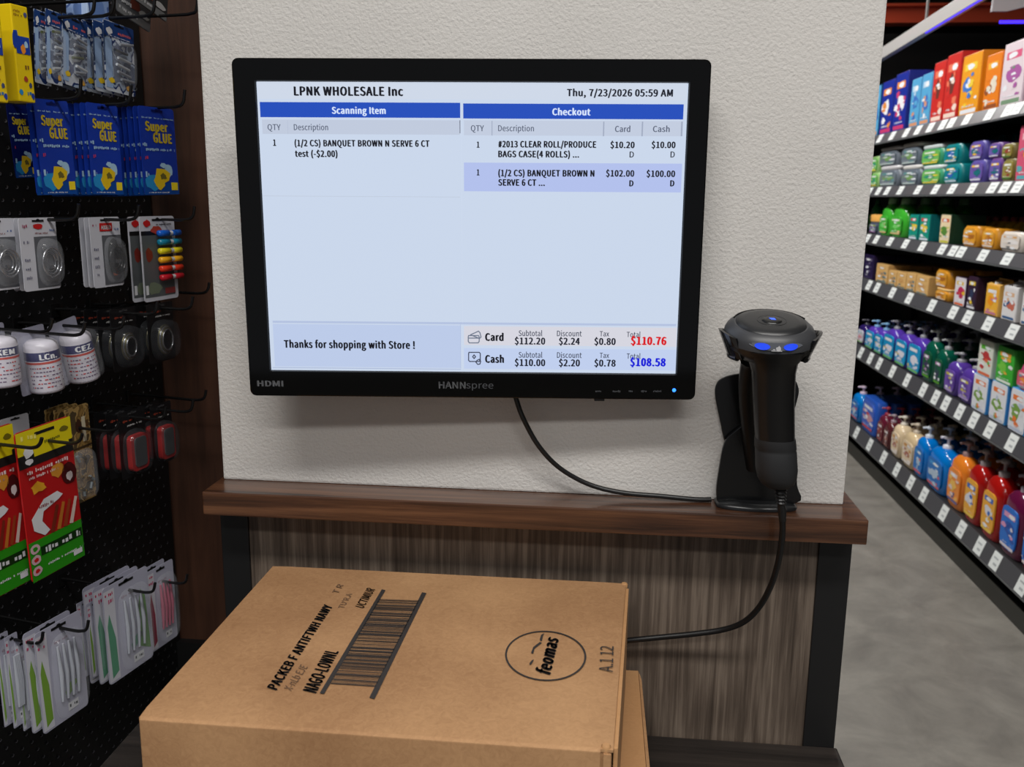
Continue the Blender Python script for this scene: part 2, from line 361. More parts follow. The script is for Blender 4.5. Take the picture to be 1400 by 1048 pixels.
ic = MB(); IC = em((108, 118, 138)); IK = em((58, 64, 84))
def iloop(pts, c, wd=.0006):
    q = [ml(*p) for p in pts]
    for i in range(len(q)):
        a, b_ = Vector(q[i]), Vector(q[(i + 1) % len(q)]); d = (b_ - a)
        if d.length < 1e-5: continue
        n = Vector((-d.y, d.x)).normalized() * wd; d.normalize(); a -= d * wd * .6; b_ += d * wd * .6
        ic.poly([tuple(a - n), tuple(b_ - n), tuple(b_ + n), tuple(a + n)], lay, c)
iloop([(640.5, 459), (654, 459), (655, 461), (655, 467), (653.5, 469), (641.5, 469), (640, 467), (640, 460.5)], IC); iloop([(641, 462.5), (654, 462.5)], IC); iloop([(643, 458), (654, 453), (656, 455), (657.5, 461), (655.5, 463)], IC)
iloop([(641, 482), (655, 482), (656.5, 483.5), (656.5, 493), (655, 494.5), (642, 494.5), (640.5, 493), (640.5, 483.5)], IK); iloop([(648, 485.5), (650, 488), (648, 490.5), (646, 488)], IK); iloop([(652, 493), (655, 491.5), (657, 494.5), (656, 498), (653, 498.5), (650.5, 495.5)], IK)
ic.build('payment_icons', scr)
lg = MB(); LG = mat((120, 122, 126), .4); LD = mat((70, 72, 76), .4)
def bt(t, x0, x1, base, h, m, bold=.01, y=-.0004):
    lg = MB(); a = ml(x0, base); b_ = ml(x1, base); lg.text(t, a[0], b_[0], a[1], ml(x0, base - h)[1] - a[1], y, m, bold); lg.build('bezel_lettering', mon)
bt('HDMI', 352, 387.5, 527.5, 7.5, LG, .008); bt('HANN', 600, 636.5, 530.5, 9, LG, .004); bt('spree', 637.5, 674.5, 530.5, 9, LD, -.004)
for i, (a, c) in enumerate(((814, 825), (836, 848), (857, 868), (876.5, 886), (893, 904))):
    p = ml(a, 536); q = ml(c, 533); lg.scrib(p[0], q[0], p[1], q[1] - p[1], -.0004, LD, i)
lg.build('button_marks', mon)
p = ml(921.5, 533); b = MB(); b.blob(p[0], p[1], .0022, .0022, -.0005, mat((40, 110, 255), .3, emit=3.), 1, 0, 14); b.build('power_light', mon, label='glowing blue power light')
p = ml(820, 543); MB().box(p[0] - .006, p[0] + .006, .004, .012, -H2 - .0035, -H2 + .001, BLKM).build('lower_latch', mon, .0006)
# wall bracket behind
MB().box(-.05, .05, .038, .074, -.05, .05, BLKM).build('wall_bracket', mon, .002)

# monitor cable
def cable(name, pts, r, label, cat='cable', m=None):
    return tag(MB().tube(smooth_path(pts, 12), r, m or mat((12, 12, 13), .4), 10).build(name), label, cat)
A = [onY(700, 520, -.03), onY(706, 546, -.03), onY(716, 573, -.03), onY(737, 610, -.026), onY(766, 640, -.02), onY(806, 662, -.014), onY(850, 673, -.013), onY(905, 678, -.013)]
A += [Vector((onY(950, 681, -.012).x, -.012, 1.1375)), Vector((onY(972, 684, -.010).x, -.010, 1.1375))]
cable('monitor_cable', A, .0031, 'black cable drooping from the monitor to the foot of the scanner stand')

# ------------------------------------------------------------------ scanner stand + scanner
st_x = onY(1035, 690, -.03).x
stand = thing('scanner_stand', 'black curved plastic scanner stand on the wooden ledge against the wall', 'stand', (st_x, -.025, 1.134))
GP = mat((13, 13, 14), .22); GP2 = mat((30, 31, 33), .3)
def outl(pts, y): return [(onY(px, py, y).x - st_x, onY(px, py, y).z - 1.134) for px, py in pts]
lo_ = outl([(981, 686), (979, 670), (983, 640), (990, 606), (1003, 590), (1030, 575), (1062, 590), (1080, 612), (1087, 640), (1090, 664), (1087, 688)], -.018)
up_ = outl([(1003, 625), (992, 606), (986, 580), (979, 545), (980, 528), (990, 518), (1015, 512), (1060, 511), (1084, 516), (1094, 533), (1091, 552), (1085, 575), (1084, 612), (1070, 635), (1030, 640)], -.018)
def ccw(p): return p if sum(p[i][0] * p[(i + 1) % len(p)][1] - p[(i + 1) % len(p)][0] * p[i][1] for i in range(len(p))) > 0 else p[::-1]
def rnd_poly(p, n=4): return [(q.x, q.y) for q in smooth_path([Vector((a, b_, 0)) for a, b_ in p + [p[0]]], n)[:-1]]
MB().prism(ccw(rnd_poly(up_)), .014, .019, GP).build('upper_plate', stand, .0012)
MB().prism(ccw(rnd_poly(lo_)), .006, .0125, GP).build('lower_plate', stand, .0012)
bs = MB(); q = []
for i in range(25):
    a = R(180 + 180 * i / 24); q.append((.0475 * math.cos(a), .016 * math.sin(a) * 1.0))
ringf = lambda s, z: [(x * s, y * s + (.0), z) for x, y in q] + [(.0475 * s, .02, z), (-.0475 * s, .02, z)]
bs.loft([ringf(1, .0004), ringf(1.02, .003), ringf(.96, .0055), ringf(.5, .0075)], GP2, True, True).build('foot', stand)
# neck tube rising behind the handle to the cradle
def wl(px, py, y): v = onY(px, py, y); return (v.x - st_x, v.y + .025, v.z - 1.134)
nk = MB().tube(smooth_path([wl(1032, 640, -.02), wl(1026, 590, -.03), wl(1022, 550, -.045), wl(1022, 520, -.060), wl(1026, 492, -.078)], 6), [.010] * 24 + [.012], mat((14, 14, 15), .45, spec=.3), 10); nk.build('neck', stand)
# cradle wings around the head
hc = onY(1052, 458, -.10)
def wing(sgn):
    w_ = MB(); rings = []
    for i in range(9):
        a = R(-42 + 84 * i / 8) if sgn > 0 else R(180 - 42 + 84 * i / 8)
        t = i / 8; top = .004 + .006 * math.sin(math.pi * t); bot = -.020
        o = .0520; rings.append([(o * math.cos(a), o * .92 * math.sin(a), top), ((o + .003) * math.cos(a), (o + .003) * .92 * math.sin(a), top),
                                 ((o - .009) * math.cos(a), (o - .009) * .92 * math.sin(a), bot), ((o - .012) * math.cos(a), (o - .012) * .92 * math.sin(a), bot)])
    w_.loft(rings, GP, False, True); w_.v = [(x + hc.x - st_x, y + hc.y + .025, z + hc.z - 1.134 - .004) for x, y, z in w_.v]; return w_
wing(1).build('cradle_wing', stand); wing(-1).build('cradle_wing', stand)
cb = MB(); cb.tube(smooth_path([(hc.x - st_x + 0.041 * math.cos(R(a)), hc.y + .025 + .038 * math.sin(R(a)), hc.z - 1.134 - .023) for a in range(-30, 211, 20)], 2), .0035, GP, 8); cb.build('cradle_ring', stand)

sc = thing('barcode_scanner', 'black handheld barcode scanner with blue lights resting upright in its stand', 'barcode scanner', tuple(hc), 0, None, R(15)); sc.scale = (.9, .9, .9)
HG = mat((60, 61, 64), .4); HD = mat((20, 21, 22), .3)
h = MB(); h.sq([(.030, .030, -.024), (.046, .044, -.019), (.0535, .050, -.008), (.0545, .051, -.002)], HD, 28, 2.2).build('head_lower_shell', sc)
h = MB(); h.sq([(.0545, .051, -.002), (.054, .0505, .004), (.051, .048, .010), (.046, .0435, .0145), (.043, .0405, .0162)], HG, 28, 2.2).build('head_upper_shell', sc)
h = MB(); h.sq([(.042, .0395, .0158), (.0405, .038, .0182), (.030, .029, .0205), (.010, .010, .0212)], mat((34, 35, 37), .35), 28, 2.1).build('top_cap', sc)
Mz = Matrix.Rotation(R(-90), 4, 'X')   # x-z plane print laid flat facing up
h = MB(); h.tube([(.0445 * math.cos(R(a)), .042 * math.sin(R(a)), .0164) for a in range(20, 161, 7)], .0011, BLKG, 6)
h.tube([(.017 * math.cos(R(a)), -.004 + .016 * math.sin(R(a)), .0207) for a in range(0, 360, 15)], .0006, HD, 6, True).build('trim_ring', sc)
h = MB(); h.sq([(.0125, .0115, .0205), (.0115, .0105, .0222), (.006, .006, .0226)], HD, 20, 2, -.004).build('top_button', sc)
h = MB(); h.add([(-.001, -.006, .0229), (.0045, -.0065, .0229), (.003, -.001, .0229), (-.0035, -.0005, .0229)], [(0, 1, 2, 3)], mat((50, 90, 235), .3, emit=1.2)).build('button_light', sc)
# front fascia with two blue lights, set into the upper shell's near side
def onhead(a, z, rx, ry): return Vector((rx * math.sin(a), -ry * math.cos(a), z))
fa = MB(); rg = []
for i in range(13):
    a = R(-34 + 68 * i / 12); k = math.sin(math.pi * i / 12) ** .6; rg.append((onhead(a, .0075 + .0042 * k, .0528, .0498), onhead(a, .0065 - .004 * k, .0548, .0520)))
vs = [tuple(p) for r2 in rg for p in r2]; fa.add(vs, [(2 * i, 2 * i + 1, 2 * i + 3, 2 * i + 2) for i in range(12)], mat((92, 95, 102), .35)).build('light_fascia', sc)
for s_ in (-1, 1):
    le = MB(); c0 = R(17.5 * s_); n = 14; pts = []
    for i in range(n):
        t = 2 * math.pi * i / n; a = c0 + R(9.5) * math.cos(t); zz = .0068 + .0040 * math.sin(t); k = .0539 + (.0068 - zz) * .22 + .0005; pts.append(tuple(onhead(a, zz, k, k * .945 + .0004)))
    le.add(pts, [tuple(range(n))], mat((38, 72, 226), .2, emit=.55)); le.build('status_light', sc, label='blue oval light')
le = MB(); a0 = onhead(0, .0065, .0545, .0524); le.rect(-.0045, -.002, .004, .0052, a0.y - .0006, WHITE); le.blob(.002, .0058, .0028, .0032, a0.y - .0007, WHITE, 3, .3); le.rect(-.006, .006, .0026, .0036, a0.y - .0008, WHITE); le.build('printed_mark', sc)
# handle, collar, boot in world units
scI = (Matrix.Translation(sc.location) @ sc.rotation_euler.to_matrix().to_4x4() @ Matrix.Scale(.9, 4)).inverted()
def ring_at(px, py, y, rx, ry, n=20, e=2.3):
    c = onY(px, py, y); out = []
    for i in range(n):
        a = 2 * math.pi * i / n; ca, sa = math.cos(a), math.sin(a); v = Vector((c.x + rx * math.copysign(abs(ca) ** (2 / e), ca), c.y + ry * math.copysign(abs(sa) ** (2 / e), sa), c.z)); out.append(tuple(scI @ v))
    return out
HB = mat((20, 20, 21), .32, spec=.35)
MB().loft([ring_at(1056, 478, -.115, .036, .032), ring_at(1057, 487, -.115, .031, .028), ring_at(1057, 495, -.114, .0258, .024), ring_at(1057.5, 508, -.112, .0232, .0220), ring_at(1057.5, 545, -.107, .0222, .0210), ring_at(1058.5, 580, -.102, .0218, .0205), ring_at(1059.5, 604, -.099, .0214, .0200)], HB).build('handle', sc)
RB = mat((34, 35, 37), .6)
MB().loft([ring_at(1059.5, 598, -.099, .0222, .021), ring_at(1060, 611, -.098, .0228, .0215), ring_at(1060.5, 612.5, -.098, .0220, .0208), ring_at(1060.5, 615, -.098, .0226, .0214), ring_at(1061.5, 640, -.096, .0230, .0216), ring_at(1062, 652, -.095, .0216, .0204), ring_at(1062.5, 660, -.094, .0180, .0172), ring_at(1063, 665, -.094, .0125, .012), ring_at(1063, 667, -.094, .006, .006)], RB, True).build('rubber_collar', sc)
bt_ = MB(); rings = []
for i in range(15):
    py = 657 + i * 2.3; r0 = .0088 - i * .00022; rings.append(ring_at(1066 + i * .15, py, -.094, r0 if i % 2 else r0 - .0018, r0 if i % 2 else r0 - .0018, 12, 2))
bt_.loft(rings + [ring_at(1069, 695, -.092, .005, .005, 12, 2), ring_at(1070, 712, -.09, .0040, .0040, 12, 2)], mat((20, 20, 21), .45), False).build('strain_relief', sc)
cable('scanner_cable', [onY(1069, 704, -.091), onY(1070, 722, -.088), onY(1068, 745, -.083), onY(1063, 772, -.076), onY(1054, 800, -.066), onY(1039, 828, -.055), onY(1018, 849, -.045), onY(990, 860, -.035), onY(950, 866, -.028), onY(900, 871, -.022), onY(860, 875, -.019), onY(820, 880, -.018)], .0036, 'black scanner cable hanging from the scanner handle and running behind the cardboard box')

# ------------------------------------------------------------------ cardboard boxes
def carton(name, label, quad, z0, z1, cm, slope=0.):
    o = thing(name, label, 'box', (sum(p[0] for p in quad) / 4, sum(p[1] for p in quad) / 4, z0)); cx0, cy0 = o.location.x, o.location.y
    q = [(p[0] - cx0, p[1] - cy0) for p in quad]; h_ = z1 - z0     # order BL, BR, FR, FL
    def ins(k): return [(x * k, y * k) for x, y in q]
    b_ = MB(); i1 = ins(.994); bt2 = [(i1[3][0], i1[3][1], 0), (i1[2][0], i1[2][1], 0), (i1[1][0], i1[1][1], 0), (i1[0][0], i1[0][1], 0)]
    b_.hexa(bt2, [(x, y, h_ - .004) for x, y, _ in bt2], cm); b_.build('box_body', o, .0015)
    return o, q, h_
quad = [(-.413, -.031), (.0415, -.030), (.0225, -.381), (-.412, -.380)]
bx, q, hh = carton('cardboard_box', 'large brown cardboard box with printed barcode and oval mark, on top of the stack', quad, .9, 1.03, CARD)
# lid: gently bulged sheet, thickness, rounded front fold
li = MB(); N_ = 24
def lq(u, v): # u 0..1 left-right, v 0..1 back-front
    a = Vector(q[0]).lerp(Vector(q[1]), u); b_ = Vector(q[3]).lerp(Vector(q[2]), u); return a.lerp(b_, v)
top = []; 
for j in range(N_ + 1):
    for i in range(N_ + 1):
        u, v = i / N_, j / N_; p = lq(u, v); e = min(u, 1 - u, v, 1 - v)
        z = hh + .0012 * math.sin(math.pi * u) * math.sin(math.pi * v) - (.0016 if v > .99 else 0) - (.0006 if u > .99 or u < .01 else 0); top.append((p.x, p.y, z))
li.add(top, [(j * (N_ + 1) + i, (j + 1) * (N_ + 1) + i, (j + 1) * (N_ + 1) + i + 1, j * (N_ + 1) + i + 1) for j in range(N_) for i in range(N_)], CARD, True)
rim = [top[i] for i in range(N_ + 1)] + [top[j * (N_ + 1) + N_] for j in range(1, N_ + 1)] + [top[N_ * (N_ + 1) + i] for i in range(N_ - 1, -1, -1)] + [top[j * (N_ + 1)] for j in range(N_ - 1, 0, -1)]
rim2 = [(x, y, hh - .0045) for x, y, z in rim]; n = len(rim)
li.add(rim + rim2, [(i, (i + 1) % n, n + (i + 1) % n, n + i) for i in range(n)], CARD, False); li.build('lid', bx)
# front tuck flap and right side flap, with raw corrugated edges
f0, f1 = lq(.0, 1), lq(1, 1)
MB().hexa([(f0.x + .001, f0.y - .0035, .004), (f1.x - .011, f1.y - .0035, .004), (f1.x - .011, f1.y, .004), (f0.x + .001, f0.y, .004)],
          [(f0.x + .001, f0.y - .0025, hh - .003), (f1.x - .011, f1.y - .0025, hh - .003), (f1.x - .011, f1.y + .001, hh - .001), (f0.x + .001, f0.y + .001, hh - .001)], CARD).build('front_flap', bx, .001)
g0, g1 = lq(1, .02), lq(1, .985)
MB().hexa([(g1.x, g1.y, .004), (g1.x + .0045, g1.y, .004), (g0.x + .0045, g0.y, .004), (g0.x, g0.y, .004)], [(g1.x, g1.y, hh - .0035), (g1.x + .004, g1.y, hh - .0035), (g0.x + .004, g0.y, hh - .0035), (g0.x, g0.y, hh - .0035)], CARD2).build('side_flap', bx, .0006)
MB().hexa([(f1.x - .0085, f1.y - .0022, .01), (f1.x - .002, f1.y - .0022, .01), (f1.x - .002, f1.y + .001, .01), (f1.x - .0085, f1.y + .001, .01)], [(f1.x - .0085, f1.y - .0015, hh - .006), (f1.x - .002, f1.y - .0015, hh - .006), (f1.x - .002, f1.y + .001, hh - .006), (f1.x - .0085, f1.y + .001, hh - .006)], CARD).build('corner_tab', bx)
for (u, v) in ((.996, .002), (.985, .99)):
    c_ = lq(u, v); MB().sq([(.004, .0035, hh - .006), (.0045, .004, hh - .001), (.003, .0026, hh + .0009)], CARD2, 10, 2.2, 0, Matrix.Translation((c_.x, c_.y, 0))).build('crushed_corner', bx)
# print on the lid (flat ink)
pk = MB(); Zt = hh + .0018
def bl(px, py): v = onZ(px, py, 1.031); return Vector((v.x - bx.location.x, v.y - bx.location.y))
def quadp(mb, pts, m, dz=0.): mb.add([(p.x, p.y, Zt + dz) for p in pts], [(0, 1, 2, 3)], m)
def line_txt(t, p0, p1, hpx, m, bold=.01, shear=0., mb=pk):
    """text whose baseline runs from pixel p0 to p1 on the lid; hpx = pixel of the cap top above p0"""
    a, b_, c_ = bl(*p0), bl(*p1), bl(*hpx); vs, fs, x0, x1 = textmesh(t, bold, shear); ax = (b_ - a) / (x1 - x0); ay = (c_ - a) / HCAP[0]
    mb.add([tuple(Vector((*(a + ax * (v[0] - x0) + ay * v[1]), Zt))) for v in vs], [f if True else f for f in fs], m)
line_txt('PACKEB F ANTIFTWH NAWY', (378, 944), (455, 829), (365, 940), INK, .012)
line_txt('X-nLb EJE', (398, 945), (421, 912), (388, 941), INKF, .0)
line_txt('NAGO-LOWNL', (432, 948), (463, 891), (414, 944), INK, .012)
line_txt('UCTIMIUR', (497, 832), (513, 806), (486, 829), INK, .004)
line_txt("TU'R.A", (470, 832), (482, 812), (462, 831), INKF, -.006); line_txt('T R', (462, 812), (470, 800), (454, 810), INKF, -.01)
BK = [(437, 948), (443, 949), (527, 807), (522, 806)]; quadp(pk, [bl(*p) for p in BK], INK)
BK2 = [(505, 954), (512, 956), (583, 811), (577, 810)]; quadp(pk, [bl(*p) for p in BK2], INK)
pk.build('printed_text', bx)
bc = MB(); la, lb = bl(450, 938), bl(520, 816); ra, rb = bl(512, 942), bl(575, 818); t = 0.02; q_ = random.Random(5)
while t < .97:
    w_ = q_.choice([.004, .004, .007, .011]); g_ = q_.choice([.003, .004, .007, .010]); t2 = min(t + w_, .985)
    quadp(bc, [la.lerp(lb, t), ra.lerp(rb, t), ra.lerp(rb, t2), la.lerp(lb, t2)], INK); t = t2 + g_
bc.build('printed_barcode', bx)
ov = MB(); cc = bl(746, 895); ex = (bl(801, 897) - bl(690, 893)) / 2; ey = (bl(747, 861) - bl(745, 929)) / 2; vs = []; n = 48
for i in range(n):
    a = 2 * math.pi * i / n
    for k in (.955, 1.0): p = cc + ex * k * math.cos(a) + ey * k * math.sin(a); vs.append((p.x, p.y, Zt))
ov.add(vs, [(2 * i, 2 * i + 1, (2 * i + 3) % (2 * n), (2 * i + 2) % (2 * n)) for i in range(n)], INK)
line_txt('feomas', (752, 923), (764, 872), (733, 921), INK, .022, .35, ov)
for pts in ([(726, 893), (729, 885), (738, 878), (741, 879), (731, 887), (729, 894)], [(738, 874), (740, 868), (744, 866), (742, 871), (741, 876), (739, 877)], [(724, 907), (727, 903), (730, 902), (728, 906), (726, 909), (724, 909)]):
    ov.add([(bl(*p).x, bl(*p).y, Zt) for p in pts], [tuple(range(len(pts)))], INK)
ov.build('printed_oval_mark', bx)
an = MB(); line_txt('A.1 12', (838, 919), (839, 884), (819, 918), INK, .0, 0, an); an.build('printed_code', bx)

quad2 = [(-.35, -.010), (.0655, -.008), (.068, -.37), (-.35, -.37)]
b2, q2, h2 = carton('cardboard_box', 'lower pale brown cardboard box mostly hidden under the large printed box', quad2, .806, .9, CARD2)
MB().hexa([(q2[3][0], q2[3][1], h2 - .004), (q2[2][0] - .004, q2[2][1], h2 - .004), (q2[1][0] - .003, q2[1][1], h2 - .004), (q2[0][0], q2[0][1], h2 - .004)],
          [(q2[3][0], q2[3][1], h2), (q2[2][0] - .004, q2[2][1], h2), (q2[1][0] - .003, q2[1][1], h2), (q2[0][0], q2[0][1], h2)], CARD2).build('lid', b2)
MB().hexa([(q2[2][0] - .0036, q2[2][1], 0), (q2[2][0] + .004, q2[2][1], 0), (q2[1][0] + .001, q2[1][1], 0), (q2[1][0] - .0026, q2[1][1], 0)],
          [(q2[2][0] - .0033, q2[2][1], h2 - .0008), (q2[2][0] + .001, q2[2][1], h2 - .0008), (q2[1][0] + .0006, q2[1][1] - .02, h2 - .0008), (q2[1][0] - .0023, q2[1][1], h2 - .0008)], CARD).build('side_flap', b2)

# ------------------------------------------------------------------ pegboard display on the left
AB = R(12); Dv = Vector((math.sin(AB), math.cos(AB))); Nv = Vector((math.cos(AB), -math.sin(AB))); B0 = Vector((-.75, .37)); RZ = R(78)
def bw(s, off, z): p = B0 + Dv * s + Nv * off; return Vector((p.x, p.y, z))
def onB(px, py, off):
    d = ray(px, py); d2 = Vector((d.x, d.y)); t = (off - (Vector((CAM.x, CAM.y)) - B0).dot(Nv)) / d2.dot(Nv); p = CAM + d * t; return (Vector((p.x, p.y)) - B0).dot(Dv), p.z
peg = thing('pegboard_rack', 'black perforated pegboard rack hung with small packaged goods', 'display rack', tuple(bw(-.4, 0, 0)), RZ)
MB().box(-.75, .40, 0, .006, .12, 2.25, PEG).build('pegboard_panel', peg)
ho = MB(); q = []
for i in range(64):
    for j in range(118):
        x = -.72 + .0175 * i + (.00875 if j % 2 else 0); z = .16 + .0175 * j
        if x > .39 or x < -.5 and z > .6: continue
        r0 = .0029; a = [(x + r0 * math.cos(k * math.pi / 3), -.0012 + .0002, z + r0 * math.sin(k * math.pi / 3)) for k in range(6)]; c_ = [(x + r0 * .62 * math.cos(k * math.pi / 3), -.0004, z + r0 * .62 * math.sin(k * math.pi / 3)) for k in range(6)]
        ho.add(a + c_, [(k, (k + 1) % 6, 6 + (k + 1) % 6, 6 + k) for k in range(6)], mat((60, 60, 64), .3, spec=.7)); ho.add(c_, [tuple(range(6))], mat((2, 2, 2), .9))  # lighter rims paint in glints, near-black discs the dark inside the holes
o = ho.build('peg_holes', peg); o['kind'] = 'stuff'
MB().box(-.75, .40, -.002, .35, 0, .12, BLK).build('kick_base', peg)
MB().box(-.75, .40, .006, .05, 2.22, 2.26, BLK).build('top_rail', peg)
tag(MB().box(-.765, -.36, .375, .41, .0, 2.6, PILLAR).build('wooden_board', None, .001), 'dark brown upright wooden board between the pegboard and the white pillar', 'board')
pb = struct(MB().box(-.765, -.36, .36, .375, .0, .70, BLK).build('trim_1'))

WIRE = mat((12, 12, 13), .35)
hookn = [0]
def hook(s, z, off, label, tip=.012):
    hookn[0] += 1
    o = thing('peg_hook', label, 'hook', tuple(bw(s, 0, z)), RZ, 'black wire hooks on the pegboard')
    MB().tube(smooth_path([(0, -.0008, 0), (0, -.03, .001), (0, -off + .02, .0), (0, -off - .004, .001), (0, -off - .014, .006), (0, -off - .018, tip + .004)], 4), .0022, WIRE, 7).build('wire_arm', o)
    MB().box(-.009, .009, -.0035, -.0006, -.012, .008, WIRE).build('back_plate', o, .0006)
    return o

def slot_pts(w, h_, slot=True):  # card outline with a euro slot notch is drawn as print; outline has rounded corners
    return rr(-w / 2, w / 2, -h_, 0, min(w, h_) * .06, 3)
def card_root(name, label, cat, px0, py0, px1, py1, off, roll=0., group=None, yaw=0.):
    s0, z0 = onB(px0, py0, off); s1, z1 = onB(px1, py1, off); w = abs(s1 - s0); h_ = abs(z0 - z1)
    o = thing(name, label, cat, tuple(bw((s0 + s1) / 2, off, max(z0, z1))), RZ + R(yaw), group, 0, R(roll)); return o, w, h_
def card(o, w, h_, m, th=.0007): return MB().prism(ccw(slot_pts(w, h_)), 0, th, m).build('backing_card', o)
def slotprint(mb, w, h_, m=None): mb.rect(-w * .16, w * .16, -h_ * .055, -h_ * .03, -.0008, m or BLK); mb.blob(0, -h_ * .035, w * .05, h_ * .02, -.0008, m or BLK, 1, .05)
def bubble(o, x0, x1, z0, z1, d, m=CLEAR, name='clear_blister', e=4):
    cx_, cz_ = (x0 + x1) / 2, (z0 + z1) / 2; rx, rz_ = (x1 - x0) / 2, (z1 - z0) / 2; rings = []
    for k, y in ((1, -.0012), (.97, -d * .6), (.88, -d * .93), (.7, -d)):
        r = []
        for i in range(20):
            a = 2 * math.pi * (i + .5) / 20; c, s_ = math.cos(a), math.sin(a); r.append((cx_ + k * rx * math.copysign(abs(c) ** (2 / e), c), y, cz_ + k * rz_ * math.copysign(abs(s_) ** (2 / e), s_)))
        rings.append(r)
    return MB().loft(rings, m, True, True).build(name, o)
ORD = ('', 'first', 'second', 'third', 'fourth', 'fifth', 'sixth', 'seventh', 'eighth')
def stack(root, n, step, label_fn, group, skip=(), ds=-.0015, dz=-.0015):
    if n > 1: root['group'] = group
    for i in range(1, n):
        v = root.location - Vector((Nv.x, Nv.y, 0)) * step * i + Vector((Dv.x, Dv.y, 0)) * (ds * i + rnd.uniform(-.0015, .0015)) + Vector((0, 0, dz * i * .3))
        dup(root, v, root.rotation_euler[2] + R(rnd.uniform(-1., 1.)), ORD[i] + ' ' + label_fn, group, None, skip)

# --- super glue cards
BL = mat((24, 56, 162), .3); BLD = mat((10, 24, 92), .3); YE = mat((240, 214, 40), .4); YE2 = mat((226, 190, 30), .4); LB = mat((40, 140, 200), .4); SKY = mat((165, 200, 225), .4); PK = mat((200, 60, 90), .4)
def glue(px0, py0, px1, py1, off, label, yaw=0., roll=0., dim=False):
    o, w, h_ = card_root('glue_packet', label, 'glue packet', px0, py0, px1, py1, off, roll, None, yaw)
    card(o, w, h_, BL if not dim else BLD)  # deepest packet gets a darker blue that paints in the shade back there
    p = MB(); slotprint(p, w, h_, BLD); p.scrib(-w * .43, w * .46, -h_ * .135, h_ * .02, -.0006, SKY, 3)
    p.rect(-w / 2, w / 2, -h_, -h_ * .86, -.0004, mat((12, 70, 150), .4)); p.blob(-w * .22, -h_ * .86, w * .24, h_ * .09, -.0006, LB, 5); p.blob(w * .22, -h_ * .72, w * .13, h_ * .08, -.0006, SKY, 8)
    p.blob(w * .0, -h_ * .8, w * .24, h_ * .10, -.0008, YE2, 11, .3); p.blob(-w * .05, -h_ * .87, w * .13, h_ * .07, -.0009, YE2, 12, .3); p.blob(w * .05, -h_ * .79, w * .1, h_ * .035, -.0010, mat((110, 100, 40), .5), 4, .4)
    p.rect(w * .27, w * .46, -h_ * .95, -h_ * .86, -.0008, YE); p.blob(w * .07, -h_ * .66, w * .09, h_ * .03, -.0009, SKY, 9)
    p.scrib(-w * .42, w * .44, -h_ * .50, h_ * .035, -.0008, SKY, 6); p.scrib(-w * .46, -w * .34, -h_ * .45, h_ * .05, -.0008, SKY, 7); p.scrib(-w * .46, -w * .33, -h_ * .60, h_ * .05, -.0008, PK, 8); p.scrib(-w * .44, -w * .34, -h_ * .80, h_ * .07, -.0008, SKY, 9)
    p.scrib(-w * .38, w * .2, -h_ * .985, h_ * .018, -.0008, WHITE, 10); p.build('printed_art', o)
    t = MB(); t.text('Super', -w * .36, w * .28, -h_ * .27, h_ * .10, -.0009, YE, .03); t.text('GLUE', -w * .16, w * .38, -h_ * .40, h_ * .105, -.0009, YE, .03); t.build('lettering', o, label='yellow lettering reading Super GLUE')
    return o
g0 = glue(8, 141, 48, 243, .055, 'shade-darkened blue super glue packet hanging deepest, left of the three front ones', 0, -3, True)
GL = 'blue super glue packet back from the %s front glue packet'
for (a, nm, yw, rl, n) in (((45, 133, 103, 266), 'left', 0, -1.5, 2), ((117, 139, 169, 266), 'middle', 0, 0, 8), ((187, 143, 245, 266), 'right', 2, -1, 9)):
    g = glue(*a, .125, 'front %s blue packet with yellow Super GLUE lettering on the pegboard' % {'left': 'left-hand', 'middle': 'middle', 'right': 'right-hand'}[nm], yw, rl)
    grp = 'super glue packets on the %s hook' % nm; back = GL % nm
    stack(g, n, .0085, back, grp, ('lettering',), -.0012)
for s_px, z_px, off, lb in (((75, 128), 0, .15, 'wire hook holding the left-hand super glue packets'), ((145, 135), 0, .15, 'wire hook holding the middle super glue packets'), ((216, 139), 0, .155, 'wire hook holding the right-hand super glue packets')):
    s_, z_ = onB(s_px[0], s_px[1] + 8, .125); hook(s_, z_, off, lb, .02)

# --- yellow hanging boxes top left
YB = mat((232, 200, 14), .35)
def yellow(px0, px1, label, off):
    o, w, h_ = card_root('yellow_packet', label, 'packet', px0, 4, px1, 141, off); d = .03
    MB().box(-w / 2, w / 2, 0, d, -h_, 0, YB).build('packet', o, .0015)
    p = MB(); NB = mat((20, 60, 160), .4); p.rect(-w * .40, w * .42, -h_ * .50, -h_ * .32, -.0006, NB); p.blob(-w * .4, -h_ * .36, w * .2, h_ * .1, -.0007, NB, 2); p.blob(.0, -h_ * .45, w * .14, h_ * .05, -.0009, mat((230, 140, 40), .4), 3)
    p.blob(w * .18, -h_ * .40, w * .12, h_ * .035, -.001, SKY, 4); p.scrib(-w * .4, w * .1, -h_ * .12, h_ * .03, -.0006, mat((150, 110, 20), .5), 3); p.scrib(-w * .4, 0, -h_ * .08, h_ * .03, -.0006, mat((150, 110, 20), .5), 4)
    p.blob(w * .3, -h_ * .09, w * .1, h_ * .025, -.0006, mat((70, 80, 130), .5), 5); p.scrib(-w * .15, w * .25, -h_ * .66, h_ * .05, -.0006, mat((120, 80, 30), .5), 6); p.blob(0, -h_ * .76, w * .12, h_ * .03, -.0006, mat((170, 60, 40), .5), 6); p.blob(w * .25, -h_ * .82, w * .1, h_ * .03, -.0006, mat((60, 70, 110), .5), 7)
    p.scrib(-w * .1, w * .3, -h_ * .93, h_ * .05, -.0006, mat((40, 110, 170), .5), 8); p.blob(w * .35, -h_ * .93, w * .1, h_ * .035, -.0006, NB, 9); p.blob(-w * .35, -h_ * .9, w * .12, h_ * .03, -.0006, LB, 9); p.build('printed_art', o)
    return o
